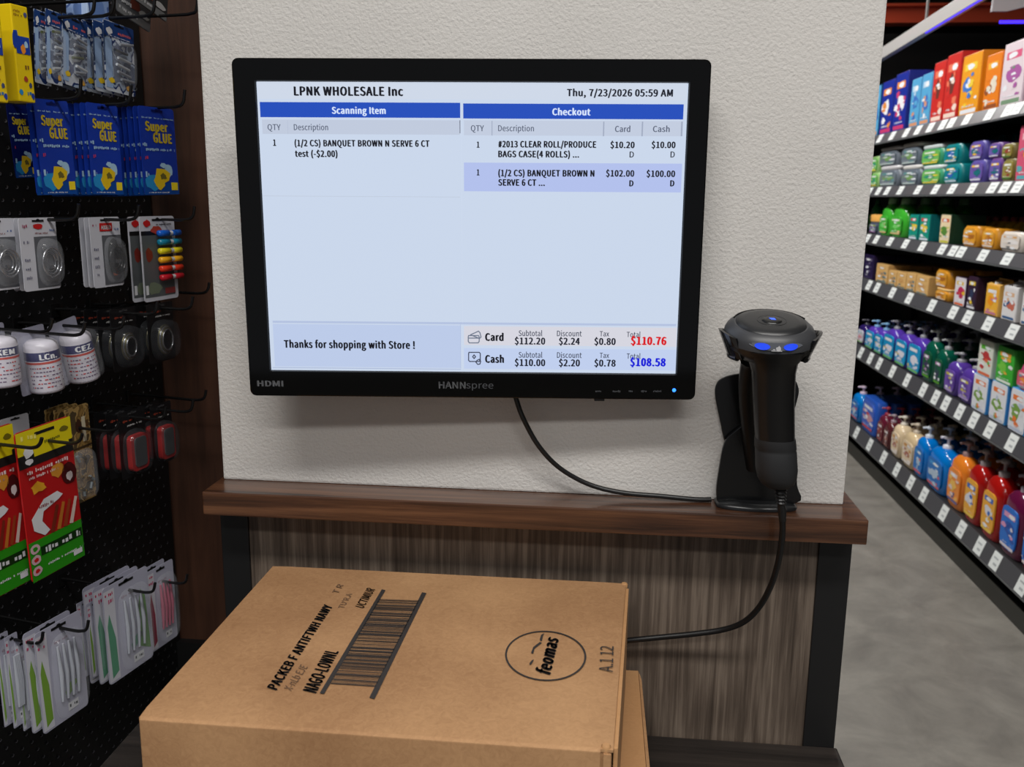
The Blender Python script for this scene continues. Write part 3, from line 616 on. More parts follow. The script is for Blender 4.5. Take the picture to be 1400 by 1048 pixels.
yellow(14, 49, 'bright yellow packet with blue print, right one of the two at top left', .150); yellow(-26, 12, 'bright yellow packet cut by the left edge of the view', .165)

# --- tool bit packets (second row)
NBm = mat((30, 62, 120), .35)
def bits(px0, py0, px1, py1, off, label, yaw, roll, seed):
    o, w, h_ = card_root('tool_packet', label, 'packet', px0, py0, px1, py1, off, roll, None, yaw)
    card(o, w, h_, prt((58, 74, 104), (150, 165, 185), (30, 50, 100), (190, 196, 205), scale=45., seed=seed))
    p = MB(); p.rect(-w / 2, w / 2, -h_ * .22, -.001, -.0004, NBm); slotprint(p, w, h_, BLK); p.scrib(-w * .1, w * .4, -h_ * .17, h_ * .05, -.0007, mat((200, 90, 90), .5), seed); p.scrib(-w * .4, w * .35, -h_ * .215, h_ * .02, -.0007, WHITE, seed + 1)
    p.blob(-w * .32, -h_ * .14, w * .1, h_ * .05, -.0007, WHITE, 3); p.rect(-w * .48, -w * .26, -h_ * .95, -h_ * .25, -.0005, mat((150, 175, 210), .4)); p.blob(-w * .3, -h_ * .84, w * .10, h_ * .04, -.0008, YE2, 3); p.blob(w * .28, -h_ * .9, w * .12, h_ * .04, -.0008, mat((215, 160, 40), .4), 4)
    p.build('printed_art', o); c = MB(); q = random.Random(seed)
    for i in range(6):
        z = -h_ * (.30 + .1 * i); x = w * q.uniform(-.05, .15); c.tube([(x - w * .2, -.004, z), (x + w * .22, -.004, z + q.uniform(-.004, .004))], h_ * .022, mat(q.choice([(150, 155, 165), (190, 195, 200), (90, 96, 60), (70, 74, 80), (200, 205, 210)]), .3, .4), 7)
    c.build('tool_bits', o); bubble(o, -w * .26, w * .44, -h_ * .93, -h_ * .24, .010); return o
for a, lb, yw, rl, sd, n, bk in (((62, 12, 92, 118), 'clear-and-blue tool bit packet beside the yellow packet', 0, 5, 21, 2, 'left'), ((84, 20, 128, 124), 'tilted clear-and-blue tool bit packet, middle of three above the glue', 4, 7, 22, 2, 'middle'), ((139, 27, 190, 132), 'clear-and-blue tool bit packet nearest the brown board, above the glue', 4, 3, 23, 3, 'right-hand')):
    o = bits(*a, .125, lb, yw, rl, sd); stack(o, n, .014, 'tool bit packet back from the %s front tool bit packet' % bk, 'tool bit packets on the %s hook' % bk, (), -.004)
for px, lb in ((80, 'left'), (107, 'middle'), (165, 'right-hand')):
    s_, z_ = onB(px, 24, .125); hook(s_, z_, .165, 'wire hook holding the %s tool bit packets' % lb, .02)

# --- top row: pale blue packets and grey packs cut by the top of the frame
for k, (a, lb) in enumerate((((92, -75, 122, 30), 'pale blue packet at the top left, further from the brown board'), ((112, -75, 150, 36), 'pale blue packet at the top, nearer the brown board'))):
    o, w, h_ = card_root('blue_packet', lb, 'packet', *a, .09 + .01 * k, 4); MB().prism(ccw(slot_pts(w, h_)), -.006, .006, prt((100, 130, 185), (130, 155, 200), (70, 95, 150), (170, 190, 220), scale=30., seed=k)).build('packet', o, .002)
for k, (a, lb) in enumerate((((176, -70, 240, 26), 'dark grey packet with white print hanging highest, beside the brown board'), ((160, -60, 218, 42), 'grey see-through packet behind the dark one at the top'))):
    o, w, h_ = card_root('grey_packet', lb, 'packet', *a, .12 - .02 * k, 12, None, 6); card(o, w, h_, mat((50, 52, 54), .4) if k == 0 else mat((96, 99, 104), .3))
    p = MB(); p.rect(-w * .48, w * .48, -h_ * .99, -h_ * .86, -.0006, mat((120, 122, 124), .4)); p.blob(w * .0, -h_ * .70, w * .16, h_ * .10, -.0008, mat((120, 60, 48), .5), 4); p.blob(w * .28, -h_ * .78, w * .15, h_ * .06, -.0008, mat((190, 190, 190), .5), 6)
    p.scrib(-w * .44, w * .1, -h_ * .93, h_ * .06, -.0009, WHITE, 5); p.scrib(-w * .44, -w * .1, -h_ * .8, h_ * .07, -.0009, WHITE, 6); p.build('printed_art', o)
for px, py, lb in ((110, 2, 'wire hook at the top left holding pale blue packets'), (218, 22, 'wire hook at the top holding the grey packets')):
    s_, z_ = onB(px, py, .12); hook(s_, z_, .17, lb, .03)

# --- white cards with clear packets (row three)
WC = mat((196, 197, 206), .4); RD = mat((190, 30, 30), .4)
def clearpack(px0, py0, px1, py1, off, label, yaw, seed, red=False, roll=0):
    o, w, h_ = card_root('accessory_packet', label, 'packet', px0, py0, px1, py1, off, roll, None, yaw); card(o, w, h_, WC)
    p = MB(); slotprint(p, w, h_); p.rect(-w * .14, w * .5, -h_ * .97, -h_ * .26, -.0004, mat((88, 90, 96), .4))
    if red: p.rect(-w * .2, w * .22, -h_ * .2, -h_ * .085, -.0007, RD); p.text('AKED', -w * .16, w * .18, -h_ * .175, h_ * .055, -.0009, WHITE, .02)
    else: p.blob(w * .0, -h_ * .12, w * .14, h_ * .035, -.0007, RD, seed); p.scrib(-w * .1, w * .25, -h_ * .225, h_ * .025, -.0007, mat((130, 70, 70), .5), seed)
    p.scrib(-w * .42, -w * .3, -h_ * .14, h_ * .05, -.0007, mat((150, 60, 90), .5), seed); p.scrib(w * .3, w * .45, -h_ * .2, h_ * .04, -.0007, mat((60, 90, 150), .5), seed + 2)
    for i in range(5): p.scrib(-w * .43, -w * .28, -h_ * (.36 + .12 * i), h_ * .05, -.0007, mat((110, 110, 130), .5), seed + 3 + i)
    p.build('printed_art', o)
    c = MB(); q = random.Random(seed); cx_, cz_ = w * .17, -h_ * .62
    for i in range(3):
        r0 = w * (.16 + .05 * i); c.tube([(cx_ + r0 * math.cos(t), -.004 - .002 * i, cz_ + r0 * 1.15 * math.sin(t)) for t in [2 * math.pi * k / 18 for k in range(18)]], .0014, CHROME if not red else mat((18, 18, 20), .2), 6, True)
    if red: c.blob(w * .17, -h_ * .58, w * .2, h_ * .28, -.003, mat((16, 16, 18), .25), 4, .03, 18); c.blob(w * .17, -h_ * .8, w * .09, h_ * .05, -.0035, mat((170, 90, 60), .4), 4)
    for i in range(5): x = w * q.uniform(-.05, .4); z = -h_ * q.uniform(.34, .85); c.box(x, x + w * .09, -.006, -.003, z, z + h_ * .04, CHROME)
    c.build('coiled_item', o); bubble(o, -w * .12, w * .47, -h_ * .95, -h_ * .28, .013, CLEAR, 'clear_blister', 3); return o
for a, off, lb, yw, sd, rd, n, bk in (((-36, 299, 27, 394), .125, 'white card with clear packet cut by the left edge, third row', 0, 31, False, 2, 'leftmost'), ((23, 298, 85, 393), .135, 'white card with a clear packet of shiny coils, beneath the left glue packets', 3, 32, False, 3, 'shiny coils'),
                                (((120, 297, 171, 389)), .125, 'white card with a red label and a black ring, beneath the middle glue packets', 3, 33, True, 3, 'red label')):
    o = clearpack(*a, off, lb, yw, sd, rd); stack(o, n, .0142, {'leftmost': 'accessory card back from the white card at the left edge', 'shiny coils': 'accessory card back from the white card of shiny coils', 'red label': 'accessory card back from the red-labelled white card'}[bk], 'accessory cards, ' + bk, ('printed_art',), .006)
for px, lb in ((58, 'wire hook holding the card of shiny coils'), (143, 'wire hook holding the red-labelled white card'), (222, 'wire hook holding the card of coloured tubes')):
    s_, z_ = onB(px, 300, .125); hook(s_, z_, .165, lb, .016)
o, w, h_ = card_root('coloured_tubes_card', 'white card with a column of blue, yellow and red tubes beside the brown board', 'card', 188, 296, 246, 406, .125, 0, None, 3); card(o, w, h_, WC)
p = MB(); slotprint(p, w, h_); p.rect(-w * .48, w * .48, -h_ * .22, -h_ * .17, -.0005, BLK); p.rect(-w * .47, w * .4, -h_ * .95, -h_ * .22, -.0004, mat((84, 88, 90), .5)); p.blob(-w * .3, -h_ * .08, w * .1, h_ * .04, -.0008, RD, 3); p.blob(-w * .05, -h_ * .16, w * .16, h_ * .05, -.0008, mat((180, 60, 40), .5), 9)
p.scrib(-w * .05, w * .4, -h_ * .11, h_ * .025, -.0008, BLK, 7); p.blob(-w * .3, -h_ * .45, w * .1, h_ * .08, -.0007, mat((120, 40, 30), .5), 12); p.blob(-w * .2, -h_ * .85, w * .2, h_ * .07, -.0007, mat((110, 120, 100), .5), 15); p.scrib(-w * .45, -w * .35, -h_ * .92, h_ * .12, -.0008, WHITE, 9); p.rect(w * .1, w * .4, -h_ * .93, -h_ * .86, -.0008, mat((150, 60, 60), .5)); p.build('printed_art', o)
for i, c in enumerate([(20, 90, 190), (20, 120, 150), (220, 205, 30), (235, 170, 30), (215, 55, 30), (180, 25, 40)]):
    z = -h_ * (.20 + .105 * i); t = MB(); x0 = -w * .12; mm = mat(c, .25)
    t.tube([(x0, -.008, z), (x0 + .001, -.008, z), (x0 + w * .28, -.008, z), (x0 + w * .3, -.008, z)], [.002, h_ * .038, h_ * .038, .003], mm, 10); t.tube([(x0 + w * .3, -.008, z), (x0 + w * .38, -.008, z)], h_ * .03, mat((200, 200, 205), .2), 10); t.tube([(x0 + w * .38, -.008, z), (x0 + w * .39, -.008, z), (x0 + w * .62, -.008, z), (x0 + w * .64, -.008, z)], [.003, h_ * .036, h_ * .036, .002], mm, 10)
    t.build('coloured_tube', o, label=('blue', 'teal', 'yellow', 'amber', 'orange-red', 'dark red')[i] + ' tube')
stack(o, 2, .016, 'card of tubes back from the front card of coloured tubes', 'cards of coloured tubes', ('coloured_tube',), -.006)

# --- white cans on clear cards (row four)
def can_card(px0, py0, px1, py1, off, label, word, yaw, roll):
    o, w, h_ = card_root('white_can_packet', label, 'packet', px0, py0, px1, py1, off, roll, None, yaw)
    r0 = .0208; o.location -= Vector((Nv.x, Nv.y, 0)) * r0 * 1.5; w = .052; c = MB(); M = Matrix.Translation((0, -r0 * .75 - .001, 0)); WP = mat((214, 211, 222), .28); card(o, w, h_ * 1.05, mat((168, 168, 186), .35))
    c.sq([(r0 * .80, r0 * .80, -h_ * 1.02), (r0 * .97, r0 * .97, -h_ * 1.0), (r0, r0, -h_ * .96), (r0, r0, -h_ * .30), (r0 * .96, r0 * .96, -h_ * .24), (r0 * .75, r0 * .75, -h_ * .19), (r0 * .3, r0 * .3, -h_ * .175)], WP, 24, 2, 0, M); c.build('can', o)
    l = MB(); NV = mat((38, 40, 96), .35); r1 = r0 * 1.012
    def wrap(z0, z1, m, a0, a1, k=1.0, n=12):
        vs = []
        for i in range(n + 1): a = R(a0 + (a1 - a0) * i / n); vs += [(r1 * k * math.sin(a), -r0 * .75 - .001 - r1 * k * math.cos(a), z0), (r1 * k * math.sin(a), -r0 * .75 - .001 - r1 * k * math.cos(a), z1)]
        l.add(vs, [(2 * i, 2 * i + 2, 2 * i + 3, 2 * i + 1) for i in range(n)], m, True)
    wrap(-h_ * .48, -h_ * .34, NV, -140, 80); wrap(-h_ * .53, -h_ * .495, mat((190, 70, 60), .4), -120, 70); q = random.Random(len(word) + int(px0))
    for k in range(6):
        a = -95
        while a < 25:
            b_ = a + q.uniform(4, 11)
            if q.random() < .8: wrap(-h_ * (.60 + .062 * k), -h_ * (.582 + .062 * k), mat((110, 90, 120), .5) if q.random() < .7 else RD, a, b_, 1.004, 2)
            a = b_ + 3
    l.build('printed_band', o)
    vs, fs, x0, x1 = textmesh(word, .02, 0); t = MB(); out = []
    for v in vs: a = R(-55 + 62 * (v[0] - x0) / (x1 - x0)); out.append((r1 * 1.01 * math.sin(a), -r0 * .75 - .001 - r1 * 1.01 * math.cos(a), -h_ * .455 + v[1] / HCAP[0] * h_ * .085))
    t.add(out, fs, WHITEB); t.build('lettering', o); bubble(o, -w * .46, w * .46, -h_ * 1.04, -h_ * .1, r0 * 1.85, CLEAR, 'clear_blister', 5)
    return o
for a, lb, wd, off in (((-6, 448, 30, 524), 'white can in a clear packet at the left edge, fourth row', 'KEM', .115), ((43, 453, 92, 530), 'white can with a navy band, middle of three cans in clear packets', 'LCn.', .125), ((86, 444, 138, 517), 'white can with a navy band nearest the black ring packs', 'CEZ', .112)):
    o = can_card(*a, off, lb, wd, 0, {'KEM': -1, 'LCn.': -5, 'CEZ': -11}[wd]); s_, z_ = onB((a[0] + a[2]) / 2, a[1] + 3, off); hook(s_, z_, .165, 'wire hook holding the ' + lb.split(',')[0], .014)
BK1 = mat((22, 22, 24), .3)
def ringpack(px0, py0, px1, py1, off, label, yaw, red=False, group=None, n=4, gl=''):
    o, w, h_ = card_root('clamshell_pack', label, 'packet', px0, py0, px1, py1, off, 0, None, yaw); card(o, w, h_, BK1); p = MB(); slotprint(p, w, h_, mat((60, 60, 62), .4))
    p.scrib(-w * .35, 0, -h_ * .16, h_ * .04, -.0007, mat((150, 60, 40), .5), 3); p.scrib(-w * .2, w * .35, -h_ * .235, h_ * .035, -.0007, mat((190, 190, 190), .5), 4); p.build('printed_art', o); c = MB()
    if not red:
        r0 = w * .27
        for i in range(4): c.tube([(r0 * (1 - .09 * i) * math.cos(t), -.006 - .0015 * i, -h_ * .62 + r0 * 1.25 * (1 - .09 * i) * math.sin(t)) for t in [2 * math.pi * k / 22 for k in range(22)]], .0016, CHROME if i % 2 else mat((120, 115, 90), .3, .8), 6, True)
        c.build('silver_ring', o)
    else:
        RR = mat((170, 30, 28), .3); c.prism(ccw(rr(-w * .3, w * .34, -h_ * .9, -h_ * .36, w * .14, 4)), -.010, -.002, RR); c.prism(ccw(rr(-w * .2, w * .24, -h_ * .84, -h_ * .40, w * .1, 4)), -.012, -.009, mat((70, 72, 74), .5)); c.build('red_gadget', o)
    bubble(o, -w * .44, w * .44, -h_ * .96, -h_ * .28, .018, SMOKE, 'clear_blister', 3); stack(o, n, .019, gl, group, (), -.003); return o
ringpack(148, 424, 192, 500, .125, 'black clamshell with a silver ring, left of two beside the white cans', 4, False, 'left clamshells with silver rings', 4, 'clamshell back from the left front silver-ring clamshell')
ringpack(198, 417, 242, 489, .125, 'black clamshell with a silver ring, right of two near the brown board', 4, False, 'right clamshells with silver rings', 4, 'clamshell back from the right front silver-ring clamshell')
ringpack(160, 566, 204, 642, .12, 'black clamshell holding a red gadget, left of two in the fifth row', 2, True, 'left clamshells with red gadgets', 3, 'clamshell back from the left front red-gadget clamshell')
ringpack(204, 556, 239, 627, .12, 'black clamshell holding a red gadget, right of two beside the brown board', 2, True, 'right clamshells with red gadgets', 2, 'clamshell back from the right front red-gadget clamshell')
for px, py, lb in ((170, 428, 'wire hook holding the left silver-ring clamshells'), (220, 421, 'wire hook holding the right silver-ring clamshells'), (182, 570, 'wire hook holding the left red-gadget clamshells'), (221, 560, 'wire hook holding the right red-gadget clamshells')):
    s_, z_ = onB(px, py, .125); hook(s_, z_, .165, lb, .016)

# --- meat hook cards (row five)
GR = mat((42, 140, 24), .35); DG = mat((16, 48, 14), .4); RC = mat((176, 26, 28), .35)
def meat(px0, py0, px1, py1, off, label, yaw, roll):
    o, w, h_ = card_root('grill_tool_card', label, 'card', px0, py0, px1, py1, off, roll, None, yaw); card(o, w, h_, RC, .002)
    p = MB(); YL = mat((216, 200, 20), .35); p.rect(-w * .495, w * .495, -h_ * .155, -h_ * .003, -.0004, YL); p.rect(-w * .495, w * .495, -h_ * .24, -h_ * .155, -.0004, mat((26, 26, 26), .4)); p.rect(-w * .22, w * .42, -h_ * .185, -h_ * .15, -.0006, YL)
    p.rect(-w * .495, w * .495, -h_ * .997, -h_ * .73, -.0004, GR); p.rect(-w * .3, w * .48, -h_ * .845, -h_ * .785, -.0007, DG); p.scrib(-w * .22, w * .44, -h_ * .84, h_ * .045, -.0009, WHITE, 3); p.scrib(-w * .2, w * .46, -h_ * .93, h_ * .02, -.0009, WHITE, 4)
    p.rect(-w * .18, w * .18, -h_ * .05, -h_ * .03, -.0008, BLK); p.scrib(-w * .42, -w * .1, -h_ * .07, h_ * .04, -.0008, mat((235, 225, 120), .4), 5); p.scrib(-w * .05, w * .3, -h_ * .12, h_ * .02, -.0008, mat((90, 90, 20), .4), 6); p.blob(w * .35, -h_ * .07, w * .08, h_ * .018, -.0008, mat((110, 100, 20), .4), 6)
    p.blob(-w * .32, -h_ * .14, w * .09, h_ * .04, -.0009, WHITE, 7); p.blob(-w * .32, -h_ * .205, w * .08, h_ * .02, -.0009, WHITE, 8)
    p.scrib(-w * .38, w * .42, -h_ * .29, h_ * .03, -.0008, mat((226, 205, 205), .4), 7); p.scrib(-w * .38, w * .2, -h_ * .325, h_ * .02, -.0008, mat((226, 205, 205), .4), 8)
    p.blob(-w * .22, -h_ * .39, w * .14, h_ * .035, -.0008, mat((222, 160, 40), .4), 4, .4); p.blob(w * .15, -h_ * .33, w * .12, h_ * .045, -.0008, mat((205, 140, 50), .4), 5); p.blob(w * .36, -h_ * .38, w * .14, h_ * .075, -.0008, mat((70, 16, 18), .4), 6, .1); p.blob(w * .36, -h_ * .4, w * .06, h_ * .03, -.0009, mat((210, 200, 200), .4), 5)
    # the tool: pale hook-shaped grip with brown prongs
    p.poly([(-w * .4, -h_ * .58), (-w * .38, -h_ * .66), (-w * .2, -h_ * .72), (-w * .1, -h_ * .70), (-w * .22, -h_ * .62), (-w * .18, -h_ * .56), (w * .12, -h_ * .52), (w * .2, -h_ * .50), (w * .1, -h_ * .465), (-w * .15, -h_ * .48)], -.001, WHITE)
    p.scrib(-w * .25, w * .02, -h_ * .535, h_ * .025, -.0012, mat((120, 30, 40), .4), 12)
    for i, c in enumerate([(120, 40, 24), (185, 110, 40), (150, 60, 30), (210, 190, 180)]): x = -w * .1 + i * w * .12; p.poly([(x, -h_ * .72), (x + w * .07, -h_ * .73), (x + w * .20, -h_ * .56), (x + w * .15, -h_ * .55)], -.0011, mat(c, .4))
    for k in range(3): p.blob(-w * .4, -h_ * (.78 + .075 * k), w * .085, h_ * .032, -.0009, mat((205, 170, 180), .4), k, .08)
    for k in range(3): p.blob(-w * .4, -h_ * (.78 + .075 * k), w * .04, h_ * .015, -.0011, (GR, RD, RD)[k], k, .2)
    p.rect(w * .28, w * .45, -h_ * .96, -h_ * .925, -.0009, WHITE); p.build('printed_art', o)
    return o
meat(18, 592, 114, 762, .160, 'tall yellow, red and green card hanging in front on the left', 2, -1.5); meat(-52, 598, 40, 795, .145, 'tall yellow, red and green card half behind the front one, at the left edge', 2, -1)
o, w, h_ = card_root('white_packet', 'plain grey-white packet showing above the tall red cards', 'packet', 0, 574, 46, 640, .09); card(o, w, h_, mat((150, 150, 155), .4)); p = MB(); slotprint(p, w, h_); p.build('hang_slot', o)
for px, py, lb in ((62, 600, 'wire hook holding the front tall red card'), (5, 606, 'wire hook holding the rear tall red card')):
    s_, z_ = onB(px, py + 2, .155); hook(s_, z_, .195, lb, .01)
GD = prt((142, 112, 62), (110, 84, 44), (168, 138, 84), (80, 66, 44), scale=60., rough=.4)
o, w, h_ = card_root('bronze_packet', 'golden-brown blister packet of small metal fittings beside the tall red card', 'packet', 88, 560, 132, 678, .105, -1, None, 4); card(o, w, h_, GD, .003)
p = MB(); p.rect(-w * .48, w * .48, -h_ * .44, -h_ * .42, -.0007, mat((60, 44, 24), .5)); p.rect(w * .12, w * .28, -h_ * .38, -h_ * .12, -.0007, mat((196, 186, 160), .5)); p.blob(-w * .02, -h_ * .2, w * .13, h_ * .07, -.0007, mat((60, 34, 20), .5), 3, .1); p.scrib(w * .3, w * .44, -h_ * .25, h_ * .12, -.0008, mat((80, 56, 30), .5), 4); p.build('printed_art', o)
c = MB(); q = random.Random(3)
for i in range(9): x, z = w * q.uniform(-.3, .3), -h_ * q.uniform(.5, .93); c.tube([(x, -.005, z), (x + q.uniform(-.008, .008), -.005, z + q.uniform(-.01, .01))], .0022, mat(q.choice([(60, 50, 30), (150, 160, 165), (100, 80, 40)]), .3, .6), 6)
c.build('metal_fittings', o); bubble(o, -w * .42, w * .42, -h_ * .97, -h_ * .45, .012, CLEAR, 'clear_blister', 5); stack(o, 3, .014, 'bronze blister packet back from the front golden-brown one', 'bronze blister packets', ('printed_art', 'metal_fittings'), -.003)
s_, z_ = onB(108, 585, .105); hook(s_, z_, .155, 'wire hook holding the golden-brown blister packets', .01)

# --- bottom row: clear packs
CP = mat((172, 172, 190), .35); GN = mat((120, 160, 60), .4)
def brush(px0, py0, px1, py1, off, label, yaw, roll, kind, seed, bg=CP):
    o, w, h_ = card_root('clear_pack', label, 'packet', px0, py0, px1, py1, off, roll, None, yaw); card(o, w, h_, bg); p = MB(); slotprint(p, w, h_)
    p.rect(-w * .49, -w * .26, -h_ * .98, -h_ * .04, -.0004, mat((205, 205, 214), .4)); p.scrib(-w * .46, -w * .3, -h_ * .1, h_ * .035, -.0008, mat((190, 50, 90), .5), seed); p.scrib(-w * .46, -w * .3, -h_ * .18, h_ * .05, -.0008, mat((190, 70, 110), .5), seed + 1)
    acc = {'green': GN, 'mixed': mat((90, 150, 120), .4), 'pink': mat((150, 60, 80), .4)}[kind]
    p.poly([(-w * .42, -h_ * .95), (-w * .28, -h_ * .9), (-w * .3, -h_ * .55), (-w * .4, -h_ * .28), (-w * .45, -h_ * .4)], -.0006, acc); p.poly([(w * .05, -h_ * .8), (w * .32, -h_ * .68), (w * .2, -h_ * .62), (w * .02, -h_ * .72)], -.0006, acc)
    if kind == 'mixed': p.poly([(w * .22, -h_ * .8), (w * .45, -h_ * .88), (w * .40, -h_ * .3), (w * .3, -h_ * .2), (w * .22, -h_ * .4)], -.0006, mat((90, 140, 60), .4))
    p.rect(w * .05, w * .28, -h_ * .93, -h_ * .85, -.0008, WHITE); p.scrib(w * .08, w * .26, -h_ * .91, h_ * .04, -.001, BLK, 5); p.scrib(-w * .12, w * .2, -h_ * .2, h_ * .03, -.0008, mat((140, 110, 130), .5), 3); p.build('printed_art', o)
    c = MB()
    for i in range(4): x = -w * .1 + w * .12 * i; c.tube([(x, -.004, -h_ * .22), (x + w * .02, -.005, -h_ * .5), (x + w * .01, -.004, -h_ * .78)], [.0016, .0032, .0018], mat((168, 172, 182), .25) if kind != 'pink' else mat((170, 90, 110), .3), 7)
    c.build('small_tools', o); bubble(o, -w * .22, w * .46, -h_ * .97, -h_ * .12, .013, CLEAR, 'clear_blister', 5); return o
for a, off, lb, kd, n, sk in (((6, 872, 36, 985), .10, 'clear pack with green print, furthest left in the bottom row', 'green', 2, 'clear pack back from the furthest left one in the bottom row'), ((34, 880, 62, 990), .115, 'narrow view of a clear pack wedged in the bottom-left bunch', 'green', 2, 'clear pack back from the wedged one in the bottom-left bunch'), ((46, 868, 121, 962), .135, 'clear pack with white card and green print, foremost in the bottom-left bunch', 'green', 2, 'clear pack back from the foremost one in the bottom-left bunch'),
                          ((118, 826, 146, 915), .10, 'clear pack at the back left of the bottom-right bunch', 'green', 2, 'clear pack back from the back-left one of the bottom-right bunch'), ((139, 806, 210, 896), .125, 'clear pack with blue and green print, foremost in the bottom-right bunch', 'mixed', 3, 'clear pack back from the foremost one in the bottom-right bunch'), ((200, 783, 243, 868), .11, 'clear pack with dull pink contents beside the brown board', 'pink', 2, 'clear pack back from the dull pink one beside the brown board')):
    o = brush(*a, off, lb, 0, 0, kd, int(a[0]) + 3); stack(o, n, .0145, sk, sk.replace('clear pack', 'clear packs'), (), -.002)
for px, py, off, lb in ((82, 852, .135, 'wire hook holding the bottom-left bunch of clear packs'), (176, 800, .125, 'wire hook holding the bottom-right bunch of clear packs'), (20, 868, .10, 'wire hook holding the furthest left clear packs'), (222, 788, .11, 'wire hook holding the dull pink clear packs')):
    s_, z_ = onB(px, py + 6, off); hook(s_, z_, off + .03, lb, .014)
for px, py, lb in ((252, 400, 'bare wire hook by the brown board under the coloured tubes'), (248, 545, 'bare wire hook low on the board above the red-gadget packs')):
    s_, z_ = onB(px, py, .10); hook(s_, z_, .13, lb, .014)

# ------------------------------------------------------------------ aisle shelving on the right
XS = 1.51; XB = 2.02; Y0, Y1 = 1.35, 7.5
gon = thing('aisle_shelving', 'long black supermarket shelving with price tags along the right aisle', 'shelving', (XB, 3.0, 0))
ST = mat((30, 30, 31), .45); STR = mat((70, 70, 74), .4); LIP = mat((96, 98, 100), .35); SHE = mat((18, 18, 19), .5)
rel(MB().box(XB, XB + .03, Y0, Y1, 0, 2.14, SHE), gon).build('back_panel', gon)
rel(MB().box(XS + .02, XB, Y0, Y1, 0, .075, mat((44, 44, 40), .5)), gon).build('kick_plate', gon)
levels = {1: (1.822, 1.870), 2: (1.536, 1.582), 3: (1.270, 1.318), 4: (1.006, 1.062), 5: (.604, .668), 6: (.136, .202)}
tags = {1: [1203, 1220, 1239, 1255, 1272, 1289, 1301, 1322, 1353, 1378, 1391], 2: [1189, 1201, 1213, 1231, 1255, 1279, 1302, 1329, 1357, 1374, 1391], 3: [1186, 1198, 1217, 1238, 1261, 1288, 1303, 1314, 1344, 1377],
        4: [1188, 1199, 1220, 1243, 1274, 1303, 1323, 1351, 1384], 5: [1177, 1190, 1202, 1220, 1240, 1262, 1279, 1293, 1312, 1331, 1353, 1383], 6: [1171, 1189, 1208, 1226, 1245, 1263, 1290, 1314, 1339, 1361, 1397]}
def Yat(px, x, z):
    lo2, hi = .3, 8.
    for _ in range(40):
        m_ = (lo2 + hi) / 2
        if proj((x, m_, z))[0] > px: lo2 = m_
        else: hi = m_
    return lo2
def Zat(py, x, y):
    lo2, hi = -1., 4.
    for _ in range(40):
        m_ = (lo2 + hi) / 2
        if proj((x, y, m_))[1] > py: lo2 = m_
        else: hi = m_
    return lo2
tagme = None
for k, (zb, zt) in levels.items():
    sh = rel(MB().box(XS + .025, XB, Y0, Y1, zt - .032, zt, ST), gon).build('shelf', gon)
    b = MB(); prof = [(XS, zb), (XS + .004, zb - .004), (XS + .028, zb - .002), (XS + .028, zt), (XS + .022, zt + .002)]
    b.add([(x, y, z) for y in (Y0, Y1) for x, z in prof], [(i, (i + 1) % 5, 5 + (i + 1) % 5, 5 + i) for i in range(5)] + [(4, 3, 2, 1, 0), (5, 6, 7, 8, 9)], STR)
    rel(b, gon).build('price_rail', sh)
    b = MB(); b.box(XS - .002, XS + .004, Y0, Y1, zb - .007, zb - .002, LIP); rel(b, gon).build('rail_lip', sh)
    for j, px in enumerate(tags[k]):
        yc = Yat(px, XS + .01, (zb + zt) / 2); wy = .038 if k < 5 else .034; h0, h1 = zb + .003, zt - .001
        if tagme is None or True:
            t = MB(); f = lambda z: XS + (z - zb) / (zt - zb) * .022 - .0022; PW = mat((220, 224, 222), .5)
            t.add([(f(h0), yc + wy, h0), (f(h0), yc - wy, h0), (f(h1), yc - wy, h1), (f(h1), yc + wy, h1), (f(h0) + .0015, yc + wy, h0), (f(h0) + .0015, yc - wy, h0), (f(h1) + .0015, yc - wy, h1), (f(h1) + .0015, yc + wy, h1)], [(0, 1, 2, 3), (7, 6, 5, 4), (0, 4, 5, 1), (1, 5, 6, 2), (2, 6, 7, 3), (3, 7, 4, 0)], PW)
            for r_0, r1, y0_, y1_ in ((.62, .72, -.6, .5), (.25, .38, -.2, .6)):
                za, zb2 = h0 + (h1 - h0) * r_0, h0 + (h1 - h0) * r1; t.add([(f(za) - .0006, yc - wy * y0_, za), (f(za) - .0006, yc - wy * y1_, za), (f(zb2) - .0006, yc - wy * y1_, zb2), (f(zb2) - .0006, yc - wy * y0_, zb2)], [(0, 1, 2, 3)], mat((165, 170, 172), .5))
            rel(t, gon).build('price_tag', sh)
for y in (Y0, 2.55, 3.75, 4.95, 6.15, Y1 - .03):
    rel(MB().box(XB - .03, XB, y, y + .03, .075, 2.14, SHE), gon).build('upright', gon)
# overhead white rail with blue light strip, beam, fixtures
ra, rb_ = onZ(1205, 82, 2.29), onZ(1345, -2, 2.29); rd = (rb_ - ra).normalized(); rlen = (rb_ - ra).length
rl = thing('overhead_rail', 'white steel rail with a blue light strip high above the right shelving', 'rail', tuple(ra), math.atan2(rd.y, rd.x) - R(90))
MB().box(-.02, .012, -.6, rlen + .9, 0, .062, mat((170, 168, 166), .45)).build('rail_channel', rl, .002)
MB().box(.004, .009, rlen - .75, rlen + .9, -.005, 0, mat((70, 50, 255), .4, emit=.9)).build('light_strip', rl, label='blue light strip')
for y in (-.5, rlen * .5, rlen + .5): MB().box(-.008, .0, y, y + .02, .06, 1.31, mat((120, 118, 116), .5)).build('hanger', rl)
bm_ = thing('roof_beam', 'rust-red steel beam across the ceiling beyond the aisle', 'beam', (2.5, 7.0, 0))
RBm = mat((190, 72, 42), .4); zz0 = onY(1300, 33, 7.0).z; zz1 = onY(1300, 10, 7.0).z
